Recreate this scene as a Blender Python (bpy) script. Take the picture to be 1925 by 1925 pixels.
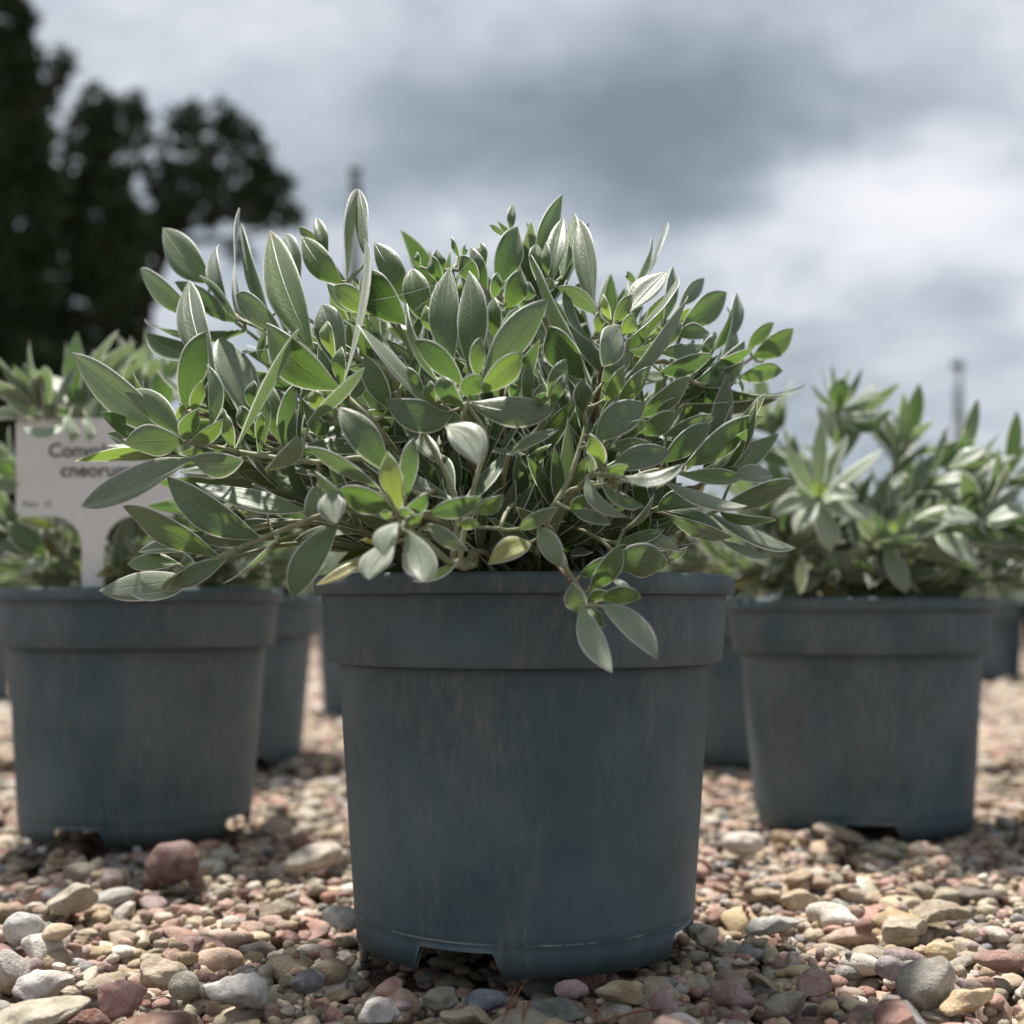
import bpy, math, random
import numpy as np
from mathutils import Vector, Matrix

# ------------------------------------------------------------------ clear, camera, world, sun, exposure
for o in list(bpy.data.objects):
    bpy.data.objects.remove(o)
scene = bpy.context.scene
col = scene.collection
R = math.radians
rnd = random.Random(7)
nrg = np.random.default_rng(11)

FPX, CX, CY = 2400.0, 962.5, 962.5          # focal length and centre in photo pixels (1925 px frame)
HC, TILT = 0.175, R(4.23)                   # camera height (m) and upward tilt
cam_d = bpy.data.cameras.new('camera')
cam = bpy.data.objects.new('camera', cam_d); col.objects.link(cam)
cam_d.sensor_width = 36.0
cam_d.lens = FPX / 1925.0 * 36.0
cam_d.clip_start, cam_d.clip_end = 0.02, 2000.0
cam.location = (0, 0, HC)
cam.rotation_euler = (math.pi / 2 + TILT, 0, 0)
cam_d.dof.use_dof = True
cam_d.dof.focus_distance = 0.600
cam_d.dof.aperture_fstop = 5.9
cam_d.dof.aperture_blades = 0
scene.camera = cam

SUN_DIR = Vector((-0.17, 0.31, 0.935)).normalized()     # towards the sun
SUN_EL = math.asin(SUN_DIR.z)
SUN_AZ = math.atan2(SUN_DIR.x, SUN_DIR.y)
sun_d = bpy.data.lights.new('sun', 'SUN')
sun = bpy.data.objects.new('sun', sun_d); col.objects.link(sun)
sun_d.energy = 4.9
sun_d.angle = R(2.5)
sun_d.color = (1.0, 0.955, 0.89)
sun.rotation_euler = SUN_DIR.to_track_quat('Z', 'Y').to_euler()
sun.location = (-3, 5, 10)

scene.view_settings.view_transform = 'Standard'
scene.view_settings.look = 'None'
scene.view_settings.exposure = 0.74
scene.view_settings.gamma = 1.0
scene.view_settings.use_curve_mapping = False
scene.render.engine = 'CYCLES'
cy = scene.cycles
cy.use_denoising = True
cy.max_bounces = 7
cy.diffuse_bounces = 3
cy.glossy_bounces = 3
cy.transmission_bounces = 5
cy.transparent_max_bounces = 8
cy.sample_clamp_indirect = 6.0
cy.caustics_reflective = False
cy.caustics_refractive = False


def px_dir(px, py):
    u, v = (px - CX) / FPX, (CY - py) / FPX
    c, s = math.cos(TILT), math.sin(TILT)
    return Vector((u, c - v * s, s + v * c))


def at(px, py, Y):
    """photo pixel + distance Y along the ground axis -> world point"""
    d = px_dir(px, py)
    return Vector((0, 0, HC)) + d * (Y / d.y)


def on_ground(px, py, z=0.0):
    d = px_dir(px, py)
    return Vector((0, 0, HC)) + d * ((z - HC) / d.z)


# ---- world: Nishita sky seen through a broken cloud layer
world = bpy.data.worlds.new('World')
scene.world = world
world.use_nodes = True
wt = world.node_tree
wt.nodes.clear()
WN, WL = wt.nodes, wt.links


def N(nodes, kind, **kw):
    n = nodes.new(kind)
    for k, v in kw.items():
        setattr(n, k, v)
    return n


def setin(links, node, key, val):
    s = node.inputs[key]
    if isinstance(val, bpy.types.NodeSocket):
        links.new(val, s)
    else:
        s.default_value = val


def mathn(nt, op, a, b=0.0, c=None, clamp=False):
    n = N(nt.nodes, 'ShaderNodeMath', operation=op, use_clamp=clamp)
    setin(nt.links, n, 0, a); setin(nt.links, n, 1, b)
    if c is not None:
        setin(nt.links, n, 2, c)
    return n.outputs[0]


def vmath(nt, op, a, b):
    n = N(nt.nodes, 'ShaderNodeVectorMath', operation=op)
    setin(nt.links, n, 0, a); setin(nt.links, n, 1, b)
    return n


def noise(nt, vec, scale, detail=4.0, rough=0.5, dist=0.0):
    n = N(nt.nodes, 'ShaderNodeTexNoise')
    if vec is not None:
        nt.links.new(vec, n.inputs['Vector'])
    n.inputs['Scale'].default_value = scale
    n.inputs['Detail'].default_value = detail
    n.inputs['Roughness'].default_value = rough
    n.inputs['Distortion'].default_value = dist
    return n.outputs['Fac']


def ramp(nt, fac, stops, interp='LINEAR'):
    n = N(nt.nodes, 'ShaderNodeValToRGB')
    n.color_ramp.interpolation = interp
    el = n.color_ramp.elements
    while len(el) < len(stops):
        el.new(0.5)
    for e, (p, c) in zip(el, stops):
        e.position = p
        e.color = (c[0], c[1], c[2], 1.0) if hasattr(c, '__len__') else (c, c, c, 1.0)
    nt.links.new(fac, n.inputs['Fac'])
    return n.outputs['Color']


def mixc(nt, fac, a, b, mode='MIX'):
    n = N(nt.nodes, 'ShaderNodeMix', data_type='RGBA', blend_type=mode)
    for key, v in ((0, fac), (6, a), (7, b)):
        s = n.inputs[key]
        if isinstance(v, bpy.types.NodeSocket):
            nt.links.new(v, s)
        elif key == 0:
            s.default_value = v
        else:
            s.default_value = (v[0], v[1], v[2], 1.0)
    return n.outputs[2]


def smooth(nt, v, a, b, lo=0.0, hi=1.0):
    n = N(nt.nodes, 'ShaderNodeMapRange', interpolation_type='SMOOTHSTEP')
    setin(nt.links, n, 'Value', v)
    n.inputs['From Min'].default_value = a
    n.inputs['From Max'].default_value = b
    n.inputs['To Min'].default_value = lo
    n.inputs['To Max'].default_value = hi
    return n.outputs['Result']


sky = N(WN, 'ShaderNodeTexSky', sky_type='NISHITA')
sky.sun_disc = False
sky.sun_elevation = SUN_EL
sky.sun_rotation = SUN_AZ
tc = N(WN, 'ShaderNodeTexCoord')
sep = N(WN, 'ShaderNodeSeparateXYZ')
WL.new(tc.outputs['Generated'], sep.inputs[0])
zz = mathn(wt, 'ADD', mathn(wt, 'ABSOLUTE', sep.outputs[2]), 0.16)
comb = N(WN, 'ShaderNodeCombineXYZ')
WL.new(mathn(wt, 'DIVIDE', sep.outputs[0], zz), comb.inputs[0])
WL.new(mathn(wt, 'DIVIDE', sep.outputs[1], zz), comb.inputs[1])
comb.inputs[2].default_value = 3.7
big = noise(wt, comb.outputs[0], 0.85, 5.0, 0.52, 0.25)
fine = noise(wt, comb.outputs[0], 2.6, 5.0, 0.55, 0.3)
dens = mathn(wt, 'ADD', -0.02, mathn(wt, 'ADD', mathn(wt, 'MULTIPLY', big, 0.60), mathn(wt, 'MULTIPLY', fine, 0.44)))
vfine = noise(wt, comb.outputs[0], 8.0, 4.0, 0.6, 0.2)
dens = mathn(wt, 'ADD', dens, mathn(wt, 'MULTIPLY', mathn(wt, 'SUBTRACT', vfine, 0.5), 0.16))
warp = N(WN, 'ShaderNodeTexNoise'); warp.inputs['Scale'].default_value = 5.0
warp.inputs['Detail'].default_value = 4.0
WL.new(tc.outputs['Generated'], warp.inputs['Vector'])
wv = vmath(wt, 'ADD', tc.outputs['Generated'],
           vmath(wt, 'MULTIPLY', vmath(wt, 'SUBTRACT', warp.outputs['Color'], (0.5, 0.5, 0.5)).outputs[0], (0.26, 0.0, 0.17)).outputs[0])


def cloud_bank(px, py, rx, ry, amount):
    """a bank of cloud in one direction: rx, ry in photo pixels"""
    d = px_dir(px, py).normalized()
    v = vmath(wt, 'SUBTRACT', wv.outputs[0], tuple(d))
    v = vmath(wt, 'MULTIPLY', v.outputs[0], (FPX / rx, 1.2, FPX / ry))
    ln = N(WN, 'ShaderNodeVectorMath', operation='LENGTH')
    WL.new(v.outputs[0], ln.inputs[0])
    return smooth(wt, ln.outputs['Value'], 0.0, 1.0, amount, 0.0)


BANKS = [(1150, 270, 800, 200, -0.26), (700, 330, 420, 110, -0.06), (1500, 240, 420, 160, -0.07), (1760, 480, 430, 200, 0.38), (1480, 480, 300, 90, 0.12),
         (850, 470, 560, 90, 0.12), (1250, 440, 500, 80, 0.08), (620, 30, 700, 120, 0.06), (1850, 120, 400, 200, 0.12), (1150, 120, 900, 160, -0.03),
         (1500, 640, 900, 70, -0.05), (1700, 860, 500, 50, -0.08), (330, 640, 260, 130, 0.12)]
for b in BANKS:
    dens = mathn(wt, 'ADD', dens, cloud_bank(*b))
cloud = ramp(wt, dens, [(0.22, (0.195, 0.235, 0.275)), (0.40, (0.325, 0.372, 0.420)), (0.54, (0.485, 0.528, 0.582)),
                        (0.68, (0.70, 0.715, 0.765)), (0.90, (0.875, 0.875, 0.885))])
bg_sky = N(WN, 'ShaderNodeBackground'); WL.new(sky.outputs[0], bg_sky.inputs[0]); bg_sky.inputs[1].default_value = 0.08
bg_cloud = N(WN, 'ShaderNodeBackground'); WL.new(cloud, bg_cloud.inputs[0]); bg_cloud.inputs[1].default_value = 0.695
mixw = N(WN, 'ShaderNodeMixShader'); mixw.inputs[0].default_value = 0.93
WL.new(bg_sky.outputs[0], mixw.inputs[1]); WL.new(bg_cloud.outputs[0], mixw.inputs[2])
wout = N(WN, 'ShaderNodeOutputWorld'); WL.new(mixw.outputs[0], wout.inputs[0])


# ------------------------------------------------------------------ helpers
def tag(o, label=None, cat=None, group=None, kind=None):
    if label: o['label'] = label
    if cat: o['category'] = cat
    if group: o['group'] = group
    if kind: o['kind'] = kind
    return o


def empty(name, loc=(0, 0, 0), rz=0.0):
    o = bpy.data.objects.new(name, None)
    o.empty_display_size = 0.02
    col.objects.link(o); o.location = loc; o.rotation_euler = (0, 0, rz)
    return o


class Geo:
    """collects vertices, faces, uvs and per-point attributes; builds ONE mesh"""
    def __init__(self):
        self.v, self.f, self.n = [], [], 0
        self.uv, self.at = [], {}

    def add(self, v, f, uv=None, **attr):
        v = np.asarray(v, float)
        self.v.append(v)
        self.f.extend([tuple(i + self.n for i in q) for q in f])
        self.uv.append(np.zeros((len(v), 2)) if uv is None else np.asarray(uv, float))
        for k, a in attr.items():
            self.at.setdefault(k, []).append(np.full(len(v), a, float) if np.isscalar(a) else np.asarray(a, float))
        self.n += len(v)

    def mesh(self, name, mat, smooth=True, uv=False):
        m = bpy.data.meshes.new(name)
        V = np.concatenate(self.v)
        m.from_pydata(V.tolist(), [], self.f)
        if smooth:
            m.polygons.foreach_set('use_smooth', [True] * len(m.polygons))
        if uv:
            U = np.concatenate(self.uv)
            lay = m.uv_layers.new(name='UVMap')
            li = np.zeros(len(m.loops), dtype=np.int32); m.loops.foreach_get('vertex_index', li)
            lay.data.foreach_set('uv', U[li].ravel())
        for k, parts in self.at.items():
            A = np.concatenate(parts)
            at_ = m.attributes.new(k, 'FLOAT', 'POINT')
            at_.data.foreach_set('value', A)
        if mat: m.materials.append(mat)
        m.update()
        return m

    def build(self, name, mat, parent=None, smooth=True, uv=False):
        o = bpy.data.objects.new(name, self.mesh(name, mat, smooth, uv))
        col.objects.link(o); o.parent = parent
        return o


def lathe(profile, n=128):
    v, f = [], []
    for r, z in profile:
        for k in range(n):
            a = 2 * math.pi * k / n
            v.append((r * math.sin(a), -r * math.cos(a), z))     # a = 0 faces the camera
    for i in range(len(profile) - 1):
        for k in range(n):
            k2 = (k + 1) % n
            f.append((i * n + k, i * n + k2, (i + 1) * n + k2, (i + 1) * n + k))
    return v, f


def tube(pts, rad, n=6):
    pts = [Vector(p) for p in pts]
    v, f = [], []
    for i, p in enumerate(pts):
        t = (pts[min(i + 1, len(pts) - 1)] - pts[max(i - 1, 0)]).normalized()
        a = t.orthogonal().normalized() if i == 0 else (a - t * a.dot(t)).normalized()
        b = t.cross(a)
        for k in range(n):
            w = 2 * math.pi * k / n
            v.append(tuple(p + (a * math.cos(w) + b * math.sin(w)) * rad[i]))
    for i in range(len(pts) - 1):
        for k in range(n):
            k2 = (k + 1) % n
            f.append((i * n + k, i * n + k2, (i + 1) * n + k2, (i + 1) * n + k))
    f.append(tuple(range(n))[::-1]); f.append(tuple(range((len(pts) - 1) * n, len(pts) * n)))
    return v, f


def bez(p0, p1, p2, n):
    return [p0 * (1 - t) ** 2 + p1 * (2 * t * (1 - t)) + p2 * t * t for t in [i / n for i in range(n + 1)]]


# ------------------------------------------------------------------ materials
def new_mat(name):
    m = bpy.data.materials.new(name); m.use_nodes = True
    m.node_tree.nodes.clear()
    return m, m.node_tree


def finish(nt, shader, disp=None):
    o = N(nt.nodes, 'ShaderNodeOutputMaterial')
    nt.links.new(shader, o.inputs[0])


def principled(nt, base, rough=0.6, spec=0.4, normal=None, **kw):
    p = N(nt.nodes, 'ShaderNodeBsdfPrincipled')
    s = p.inputs['Base Color']
    if isinstance(base, bpy.types.NodeSocket): nt.links.new(base, s)
    else: s.default_value = (*base, 1)
    setin(nt.links, p, 'Roughness', rough)
    setin(nt.links, p, 'Specular IOR Level', spec)
    if normal is not None: nt.links.new(normal, p.inputs['Normal'])
    for k, v in kw.items(): setin(nt.links, p, k.replace('_', ' '), v)
    return p.outputs[0]


def bump(nt, h, strength=0.3, dist=0.001, normal=None):
    b = N(nt.nodes, 'ShaderNodeBump')
    nt.links.new(h, b.inputs['Height'])
    b.inputs['Strength'].default_value = strength
    b.inputs['Distance'].default_value = dist
    if normal is not None: nt.links.new(normal, b.inputs['Normal'])
    return b.outputs[0]


def attr(nt, name):
    a = N(nt.nodes, 'ShaderNodeAttribute'); a.attribute_name = name
    return a


def leaf_material(name):
    m, nt = new_mat(name)
    tone = attr(nt, 'tone').outputs['Fac']
    lum = attr(nt, 'lum').outputs['Fac']
    uv = N(nt.nodes, 'ShaderNodeUVMap'); uv.uv_map = 'UVMap'
    sx = N(nt.nodes, 'ShaderNodeSeparateXYZ'); nt.links.new(uv.outputs[0], sx.inputs[0])
    u, v = sx.outputs[0], sx.outputs[1]
    av = mathn(nt, 'ABSOLUTE', v)
    geo = N(nt.nodes, 'ShaderNodeNewGeometry')
    pos = geo.outputs['Position']
    n1 = noise(nt, pos, 130.0, 4, 0.6)
    n2 = noise(nt, pos, 1300.0, 3, 0.65)
    # oblique side veins and the midrib
    vein_c = mathn(nt, 'ADD', mathn(nt, 'MULTIPLY', u, 15.0), mathn(nt, 'MULTIPLY', av, -3.6))
    vein_c = mathn(nt, 'ADD', vein_c, mathn(nt, 'MULTIPLY', n1, 3.2))
    vein = smooth(nt, mathn(nt, 'ABSOLUTE', mathn(nt, 'SUBTRACT', mathn(nt, 'FRACT', vein_c), 0.5)), 0.40, 0.5)
    rib = smooth(nt, av, 0.0, 0.07, 1.0, 0.0)
    edge = smooth(nt, av, 0.90, 0.985)
    base_end = smooth(nt, u, 0.0, 0.45, 1.0, 0.0)
    c = ramp(nt, mathn(nt, 'MULTIPLY', tone, 0.333), [(0.0, (0.285, 0.325, 0.245)), (0.333, (0.078, 0.132, 0.046)), (0.667, (0.31, 0.39, 0.125)), (1.0, (0.42, 0.36, 0.13))])
    greener = mixc(nt, 1.0, c, (0.80, 1.05, 0.55), 'MULTIPLY')
    c = mixc(nt, mathn(nt, 'MULTIPLY', base_end, 0.45), c, greener)
    c = mixc(nt, smooth(nt, n1, 0.35, 0.7, 0.0, 0.55), c, mixc(nt, 1.0, c, (0.72, 0.78, 0.66), 'MULTIPLY'))
    hair = (0.50, 0.52, 0.45)
    c = mixc(nt, smooth(nt, n2, 0.45, 0.75, 0.0, 0.28), c, hair)
    c = mixc(nt, mathn(nt, 'MULTIPLY', vein, 0.20), c, hair)
    c = mixc(nt, mathn(nt, 'MULTIPLY', rib, 0.35), c, hair)
    c = mixc(nt, mathn(nt, 'MULTIPLY', edge, 0.92), c, (0.92, 0.92, 0.87))
    # some leaves are brown and dry at the tip
    dry = mathn(nt, 'MULTIPLY', smooth(nt, mathn(nt, 'FRACT', mathn(nt, 'MULTIPLY', lum, 37.0)), 0.72, 0.76), smooth(nt, mathn(nt, 'ADD', u, mathn(nt, 'MULTIPLY', n1, 0.14)), 0.96, 1.05))
    c = mixc(nt, mathn(nt, 'MULTIPLY', dry, 0.8), c, (0.20, 0.125, 0.06))
    lc = N(nt.nodes, 'ShaderNodeCombineColor')
    for i in range(3): nt.links.new(lum, lc.inputs[i])
    c = mixc(nt, 1.0, c, lc.outputs[0], 'MULTIPLY')
    h = mathn(nt, 'ADD', mathn(nt, 'MULTIPLY', vein, -0.14), mathn(nt, 'MULTIPLY', rib, -1.4))
    h = mathn(nt, 'ADD', h, mathn(nt, 'MULTIPLY', n1, 0.75))
    h = mathn(nt, 'ADD', h, mathn(nt, 'MULTIPLY', n2, 0.45))
    nrm = bump(nt, h, 0.55, 0.0006)
    p = principled(nt, c, rough=0.40, spec=0.42, normal=nrm, Sheen_Weight=0.5, Sheen_Roughness=0.35)
    tr = N(nt.nodes, 'ShaderNodeBsdfTranslucent')
    tcol = ramp(nt, mathn(nt, 'MULTIPLY', tone, 0.333), [(0.0, (0.20, 0.28, 0.10)), (0.333, (0.14, 0.28, 0.045)), (0.667, (0.36, 0.52, 0.07)), (1.0, (0.55, 0.38, 0.07))])
    tcol = mixc(nt, mathn(nt, 'MULTIPLY', edge, 0.85), tcol, (0.85, 0.85, 0.78))
    tcol = mixc(nt, mathn(nt, 'MULTIPLY', vein, 0.2), tcol, (0.5, 0.6, 0.3))
    tcol = mixc(nt, 1.0, tcol, lc.outputs[0], 'MULTIPLY')
    nt.links.new(tcol, tr.inputs[0]); nt.links.new(nrm, tr.inputs[1])
    ms = N(nt.nodes, 'ShaderNodeMixShader'); ms.inputs[0].default_value = 0.31
    nt.links.new(p, ms.inputs[1]); nt.links.new(tr.outputs[0], ms.inputs[2])
    finish(nt, ms.outputs[0])
    return m


def simple_mat(name, c1, c2, scale, rough=0.7, spec=0.3, bs=0.3, bd=0.001, stretch=(1, 1, 1)):
    m, nt = new_mat(name)
    t = N(nt.nodes, 'ShaderNodeTexCoord')
    mp = N(nt.nodes, 'ShaderNodeMapping'); mp.inputs['Scale'].default_value = stretch
    nt.links.new(t.outputs['Object'], mp.inputs[0])
    n = noise(nt, mp.outputs[0], scale, 5, 0.6)
    c = mixc(nt, smooth(nt, n, 0.3, 0.7), c1, c2)
    finish(nt, principled(nt, c, rough, spec, bump(nt, n, bs, bd)))
    return m


def pot_material(name):
    m, nt = new_mat(name)
    t = N(nt.nodes, 'ShaderNodeTexCoord')
    oi = N(nt.nodes, 'ShaderNodeObjectInfo')
    off = vmath(nt, 'ADD', t.outputs['Object'], (0, 0, 0))
    cmb = N(nt.nodes, 'ShaderNodeCombineXYZ')
    for i in range(2): nt.links.new(mathn(nt, 'MULTIPLY', oi.outputs['Random'], 3.0), cmb.inputs[i])
    nt.links.new(cmb.outputs[0], off.inputs[1])

    def mapped(s):
        mp = N(nt.nodes, 'ShaderNodeMapping'); mp.inputs['Scale'].default_value = s
        nt.links.new(off.outputs[0], mp.inputs[0]); return mp.outputs[0]
    streak = noise(nt, mapped((1, 1, 0.24)), 260.0, 6, 0.68)
    wide = noise(nt, mapped((1, 1, 0.22)), 26.0, 3, 0.5)
    cloudy = noise(nt, off.outputs[0], 16.0, 3, 0.5)
    speck = noise(nt, off.outputs[0], 900.0, 2, 0.6)
    base = mixc(nt, smooth(nt, cloudy, 0.35, 0.65), (0.057, 0.091, 0.106), (0.090, 0.130, 0.147))
    dusty = mathn(nt, 'MULTIPLY', smooth(nt, streak, 0.42, 0.72), smooth(nt, wide, 0.34, 0.62, 0.15, 1.0))
    c = mixc(nt, mathn(nt, 'MULTIPLY', dusty, 0.42), base, (0.25, 0.23, 0.21))
    c = mixc(nt, smooth(nt, wide, 0.42, 0.7, 0.0, 0.17), c, (0.19, 0.185, 0.172))
    c = mixc(nt, smooth(nt, speck, 0.70, 0.80, 0.0, 0.35), c, (0.36, 0.34, 0.31))
    # scuffed ring where the foot starts, and dried splashes low on the wall
    so = N(nt.nodes, 'ShaderNodeSeparateXYZ'); nt.links.new(t.outputs['Object'], so.inputs[0])
    ringd = smooth(nt, mathn(nt, 'ABSOLUTE', mathn(nt, 'SUBTRACT', so.outputs[2], 0.0157)), 0.0002, 0.0008, 1.0, 0.0)
    c = mixc(nt, mathn(nt, 'MULTIPLY', ringd, smooth(nt, noise(nt, off.outputs[0], 45.0, 4, 0.7), 0.48, 0.62, 0.0, 0.75)), c, (0.38, 0.37, 0.34))
    spl = smooth(nt, noise(nt, off.outputs[0], 420.0, 3, 0.6), 0.62, 0.70)
    c = mixc(nt, mathn(nt, 'MULTIPLY', spl, smooth(nt, noise(nt, off.outputs[0], 30.0, 2, 0.5), 0.5, 0.62, 0.0, 0.40)), c, (0.26, 0.22, 0.18))
    h = mathn(nt, 'ADD', mathn(nt, 'MULTIPLY', streak, 0.5), mathn(nt, 'MULTIPLY', speck, 0.6))
    rg = smooth(nt, streak, 0.3, 0.7, 0.48, 0.66)
    finish(nt, principled(nt, c, rg, 0.4, bump(nt, h, 0.25, 0.0004)))
    return m


def stone_material(name, per_object):
    m, nt = new_mat(name)
    geo = N(nt.nodes, 'ShaderNodeNewGeometry')
    if per_object:
        oi = N(nt.nodes, 'ShaderNodeObjectInfo')
        colr, rr = oi.outputs['Color'], oi.outputs['Random']
    else:
        cc = N(nt.nodes, 'ShaderNodeCombineColor')
        for i, k in enumerate('rgb'):
            nt.links.new(attr(nt, 'c' + k).outputs['Fac'], cc.inputs[i])
        colr, rr = cc.outputs[0], attr(nt, 'rn').outputs['Fac']
    cmb = N(nt.nodes, 'ShaderNodeCombineXYZ')
    for i in range(3): nt.links.new(mathn(nt, 'MULTIPLY', rr, 7.0 + i), cmb.inputs[i])
    pos = vmath(nt, 'ADD', geo.outputs['Position'], cmb.outputs[0]).outputs[0]
    a = noise(nt, pos, 110.0, 5, 0.62, 0.3)
    b = noise(nt, pos, 700.0, 4, 0.6)
    lo = mixc(nt, 1.0, colr, (0.74, 0.70, 0.68), 'MULTIPLY')
    hi = mixc(nt, 0.14, colr, (0.62, 0.58, 0.53))
    c = mixc(nt, smooth(nt, a, 0.34, 0.66), lo, hi)
    c = mixc(nt, smooth(nt, b, 0.56, 0.72, 0.0, 0.5), c, mixc(nt, 1.0, c, (0.45, 0.42, 0.40), 'MULTIPLY'))
    c = mixc(nt, smooth(nt, b, 0.28, 0.42, 0.35, 0.0), c, (0.60, 0.57, 0.53))
    # a pale vein or a stain on some stones
    vn = noise(nt, pos, 60.0, 2, 0.4, 1.2)
    vline = smooth(nt, mathn(nt, 'ABSOLUTE', mathn(nt, 'SUBTRACT', vn, 0.5)), 0.0, 0.018, 1.0, 0.0)
    c = mixc(nt, mathn(nt, 'MULTIPLY', vline, mathn(nt, 'MULTIPLY', smooth(nt, rr, 0.75, 0.8), 0.22)), c, (0.66, 0.62, 0.57))
    h = mathn(nt, 'ADD', mathn(nt, 'MULTIPLY', a, 1.2), mathn(nt, 'MULTIPLY', b, 0.5))
    finish(nt, principled(nt, c, 0.72, 0.25, bump(nt, h, 0.8, 0.0020)))
    return m


M_leaf = leaf_material('silver_leaf')
M_stem = simple_mat('stem', (0.23, 0.24, 0.13), (0.34, 0.34, 0.22), 160, 0.6)
M_wood = simple_mat('old_stem', (0.10, 0.065, 0.05), (0.22, 0.14, 0.10), 220, 0.8)
M_pot = pot_material('pot_plastic')
M_soil = simple_mat('compost', (0.018, 0.013, 0.010), (0.07, 0.048, 0.035), 190, 0.95, 0.1, 1.0, 0.006)
M_stone = stone_material('stone', True)
M_gravel = stone_material('gravel', False)
M_ground = simple_mat('grit', (0.06, 0.045, 0.036), (0.15, 0.115, 0.09), 260, 0.95, 0.1, 1.0, 0.004)
M_needle = simple_mat('dry_needle', (0.17, 0.07, 0.035), (0.27, 0.13, 0.07), 300, 0.6)
M_bark = simple_mat('bark', (0.030, 0.022, 0.017), (0.075, 0.055, 0.042), 6, 0.9, 0.1, 0.8, 0.03, (1, 1, 0.25))
M_pine = simple_mat('pine_needles', (0.040, 0.058, 0.030), (0.092, 0.120, 0.060), 1.2, 0.7, 0.15)
M_hedge = simple_mat('hedge_leaves', (0.020, 0.030, 0.012), (0.055, 0.062, 0.022), 1.5, 0.7, 0.2)
M_field = simple_mat('grass_field', (0.05, 0.075, 0.025), (0.10, 0.115, 0.045), 0.8, 0.9, 0.1)
M_post = simple_mat('grey_post', (0.30, 0.33, 0.38), (0.40, 0.43, 0.48), 9, 0.6)
M_dark = simple_mat('dark_metal', (0.025, 0.03, 0.04), (0.05, 0.055, 0.065), 9, 0.5)
M_label = simple_mat('label_plastic', (0.80, 0.77, 0.75), (0.84, 0.81, 0.79), 60, 0.5, 0.35, 0.05, 0.0002)
M_ink = simple_mat('label_ink', (0.018, 0.018, 0.020), (0.03, 0.03, 0.033), 100, 0.6)
M_inkgrey = simple_mat('label_grey_ink', (0.16, 0.15, 0.16), (0.22, 0.21, 0.22), 100, 0.6)
M_silk = simple_mat('spider_silk', (0.7, 0.7, 0.7), (0.8, 0.8, 0.8), 100, 0.3, 0.5)

# ------------------------------------------------------------------ the ground
GZ = -0.013


def sheet(name, x0, x1, y0, y1, z, mat, nx=2, ny=2):
    g = Geo()
    xs, ys = np.linspace(x0, x1, nx), np.linspace(y0, y1, ny)
    v = [(x, y, z) for y in ys for x in xs]
    f = [(j * nx + i, j * nx + i + 1, (j + 1) * nx + i + 1, (j + 1) * nx + i) for j in range(ny - 1) for i in range(nx - 1)]
    g.add(v, f)
    return g.build(name, mat, None, False)


ground = tag(sheet('gravel_ground', -60, 60, -20, 60, GZ, M_ground, 40, 40), 'bed of mixed pinkish, beige and grey gravel under the pots', 'ground', kind='structure')
field = tag(sheet('grass_field', -700, 700, 13, 1200, GZ + 0.006, M_field, 30, 30), 'distant green field beyond the gravel', 'field', kind='structure')

# pots: centre pixel, distance, base height, turn (degrees) of the drainage notches
POTS = [dict(px=985, Y=0.690, z=0.004, turn=-22), dict(px=266, Y=1.028, z=0.002, turn=-13), dict(px=1613, Y=1.090, z=-0.005, turn=-11),
        dict(px=425, Y=1.49, z=-0.001, turn=30), dict(px=712, Y=2.10, z=0.0, turn=10), dict(px=1375, Y=1.52, z=-0.002, turn=40),
        dict(px=1838, Y=3.05, z=0.0, turn=20), dict(px=2010, Y=3.0, z=0.0, turn=0), dict(px=-75, Y=2.35, z=0.0, turn=5)]
for p in POTS:
    p['x'] = at(p['px'], 1140, p['Y']).x
R_BASE = 0.0898

# ---- stones: base shapes
def ico(sub):
    import bmesh
    bm = bmesh.new(); bmesh.ops.create_icosphere(bm, subdivisions=sub, radius=1.0)
    bm.verts.ensure_lookup_table()
    v = np.array([x.co[:] for x in bm.verts]); f = [tuple(q.index for q in p.verts) for p in bm.faces]
    bm.free(); return v, f


ICO = {1: ico(1), 2: ico(2), 3: ico(3), 4: ico(4)}


def stone_shape(sub, seed, kind):
    """unit pebble: lumpy egg, some with flat cuts"""
    g = np.random.default_rng(seed)
    v = ICO[sub][0].copy()
    d = np.ones(len(v))
    for k in range(7):
        w = g.normal(size=3) * (1.1 + 0.75 * k / 2)
        d += ({'egg': 0.045, 'pebble': 0.12, 'angular': 0.09}[kind] / (1 + 0.45 * k)) * np.sin(v @ w + g.uniform(0, 6.28))
    v = v * d[:, None]
    cuts = {'egg': 0, 'pebble': 3, 'angular': 11}[kind]
    for k in range(cuts):
        n = g.normal(size=3); n /= np.linalg.norm(n)
        lim = g.uniform(0.42, 0.85)
        s = v @ n
        over = np.maximum(0, s - lim)
        v -= np.outer(over * (0.9 if kind == 'angular' else 0.72), n)
    v -= (v.max(0) + v.min(0)) / 2
    v /= np.abs(v).max(0)
    return v


KINDS = ['egg', 'angular', 'pebble', 'angular', 'pebble', 'angular', 'angular', 'pebble', 'angular', 'pebble']
PAL = np.array([(0.42, 0.28, 0.235), (0.45, 0.34, 0.27), (0.47, 0.38, 0.28), (0.42, 0.34, 0.23), (0.30, 0.27, 0.21), (0.32, 0.315, 0.295),
                (0.22, 0.23, 0.235), (0.20, 0.11, 0.095), (0.30, 0.175, 0.145), (0.60, 0.57, 0.52), (0.50, 0.41, 0.345), (0.31, 0.24, 0.235),
                (0.46, 0.37, 0.245), (0.46, 0.34, 0.285), (0.40, 0.355, 0.28), (0.36, 0.22, 0.18), (0.38, 0.34, 0.25), (0.45, 0.40, 0.31),
                (0.24, 0.20, 0.15), (0.55, 0.50, 0.42), (0.34, 0.30, 0.23), (0.16, 0.13, 0.115)])



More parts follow.
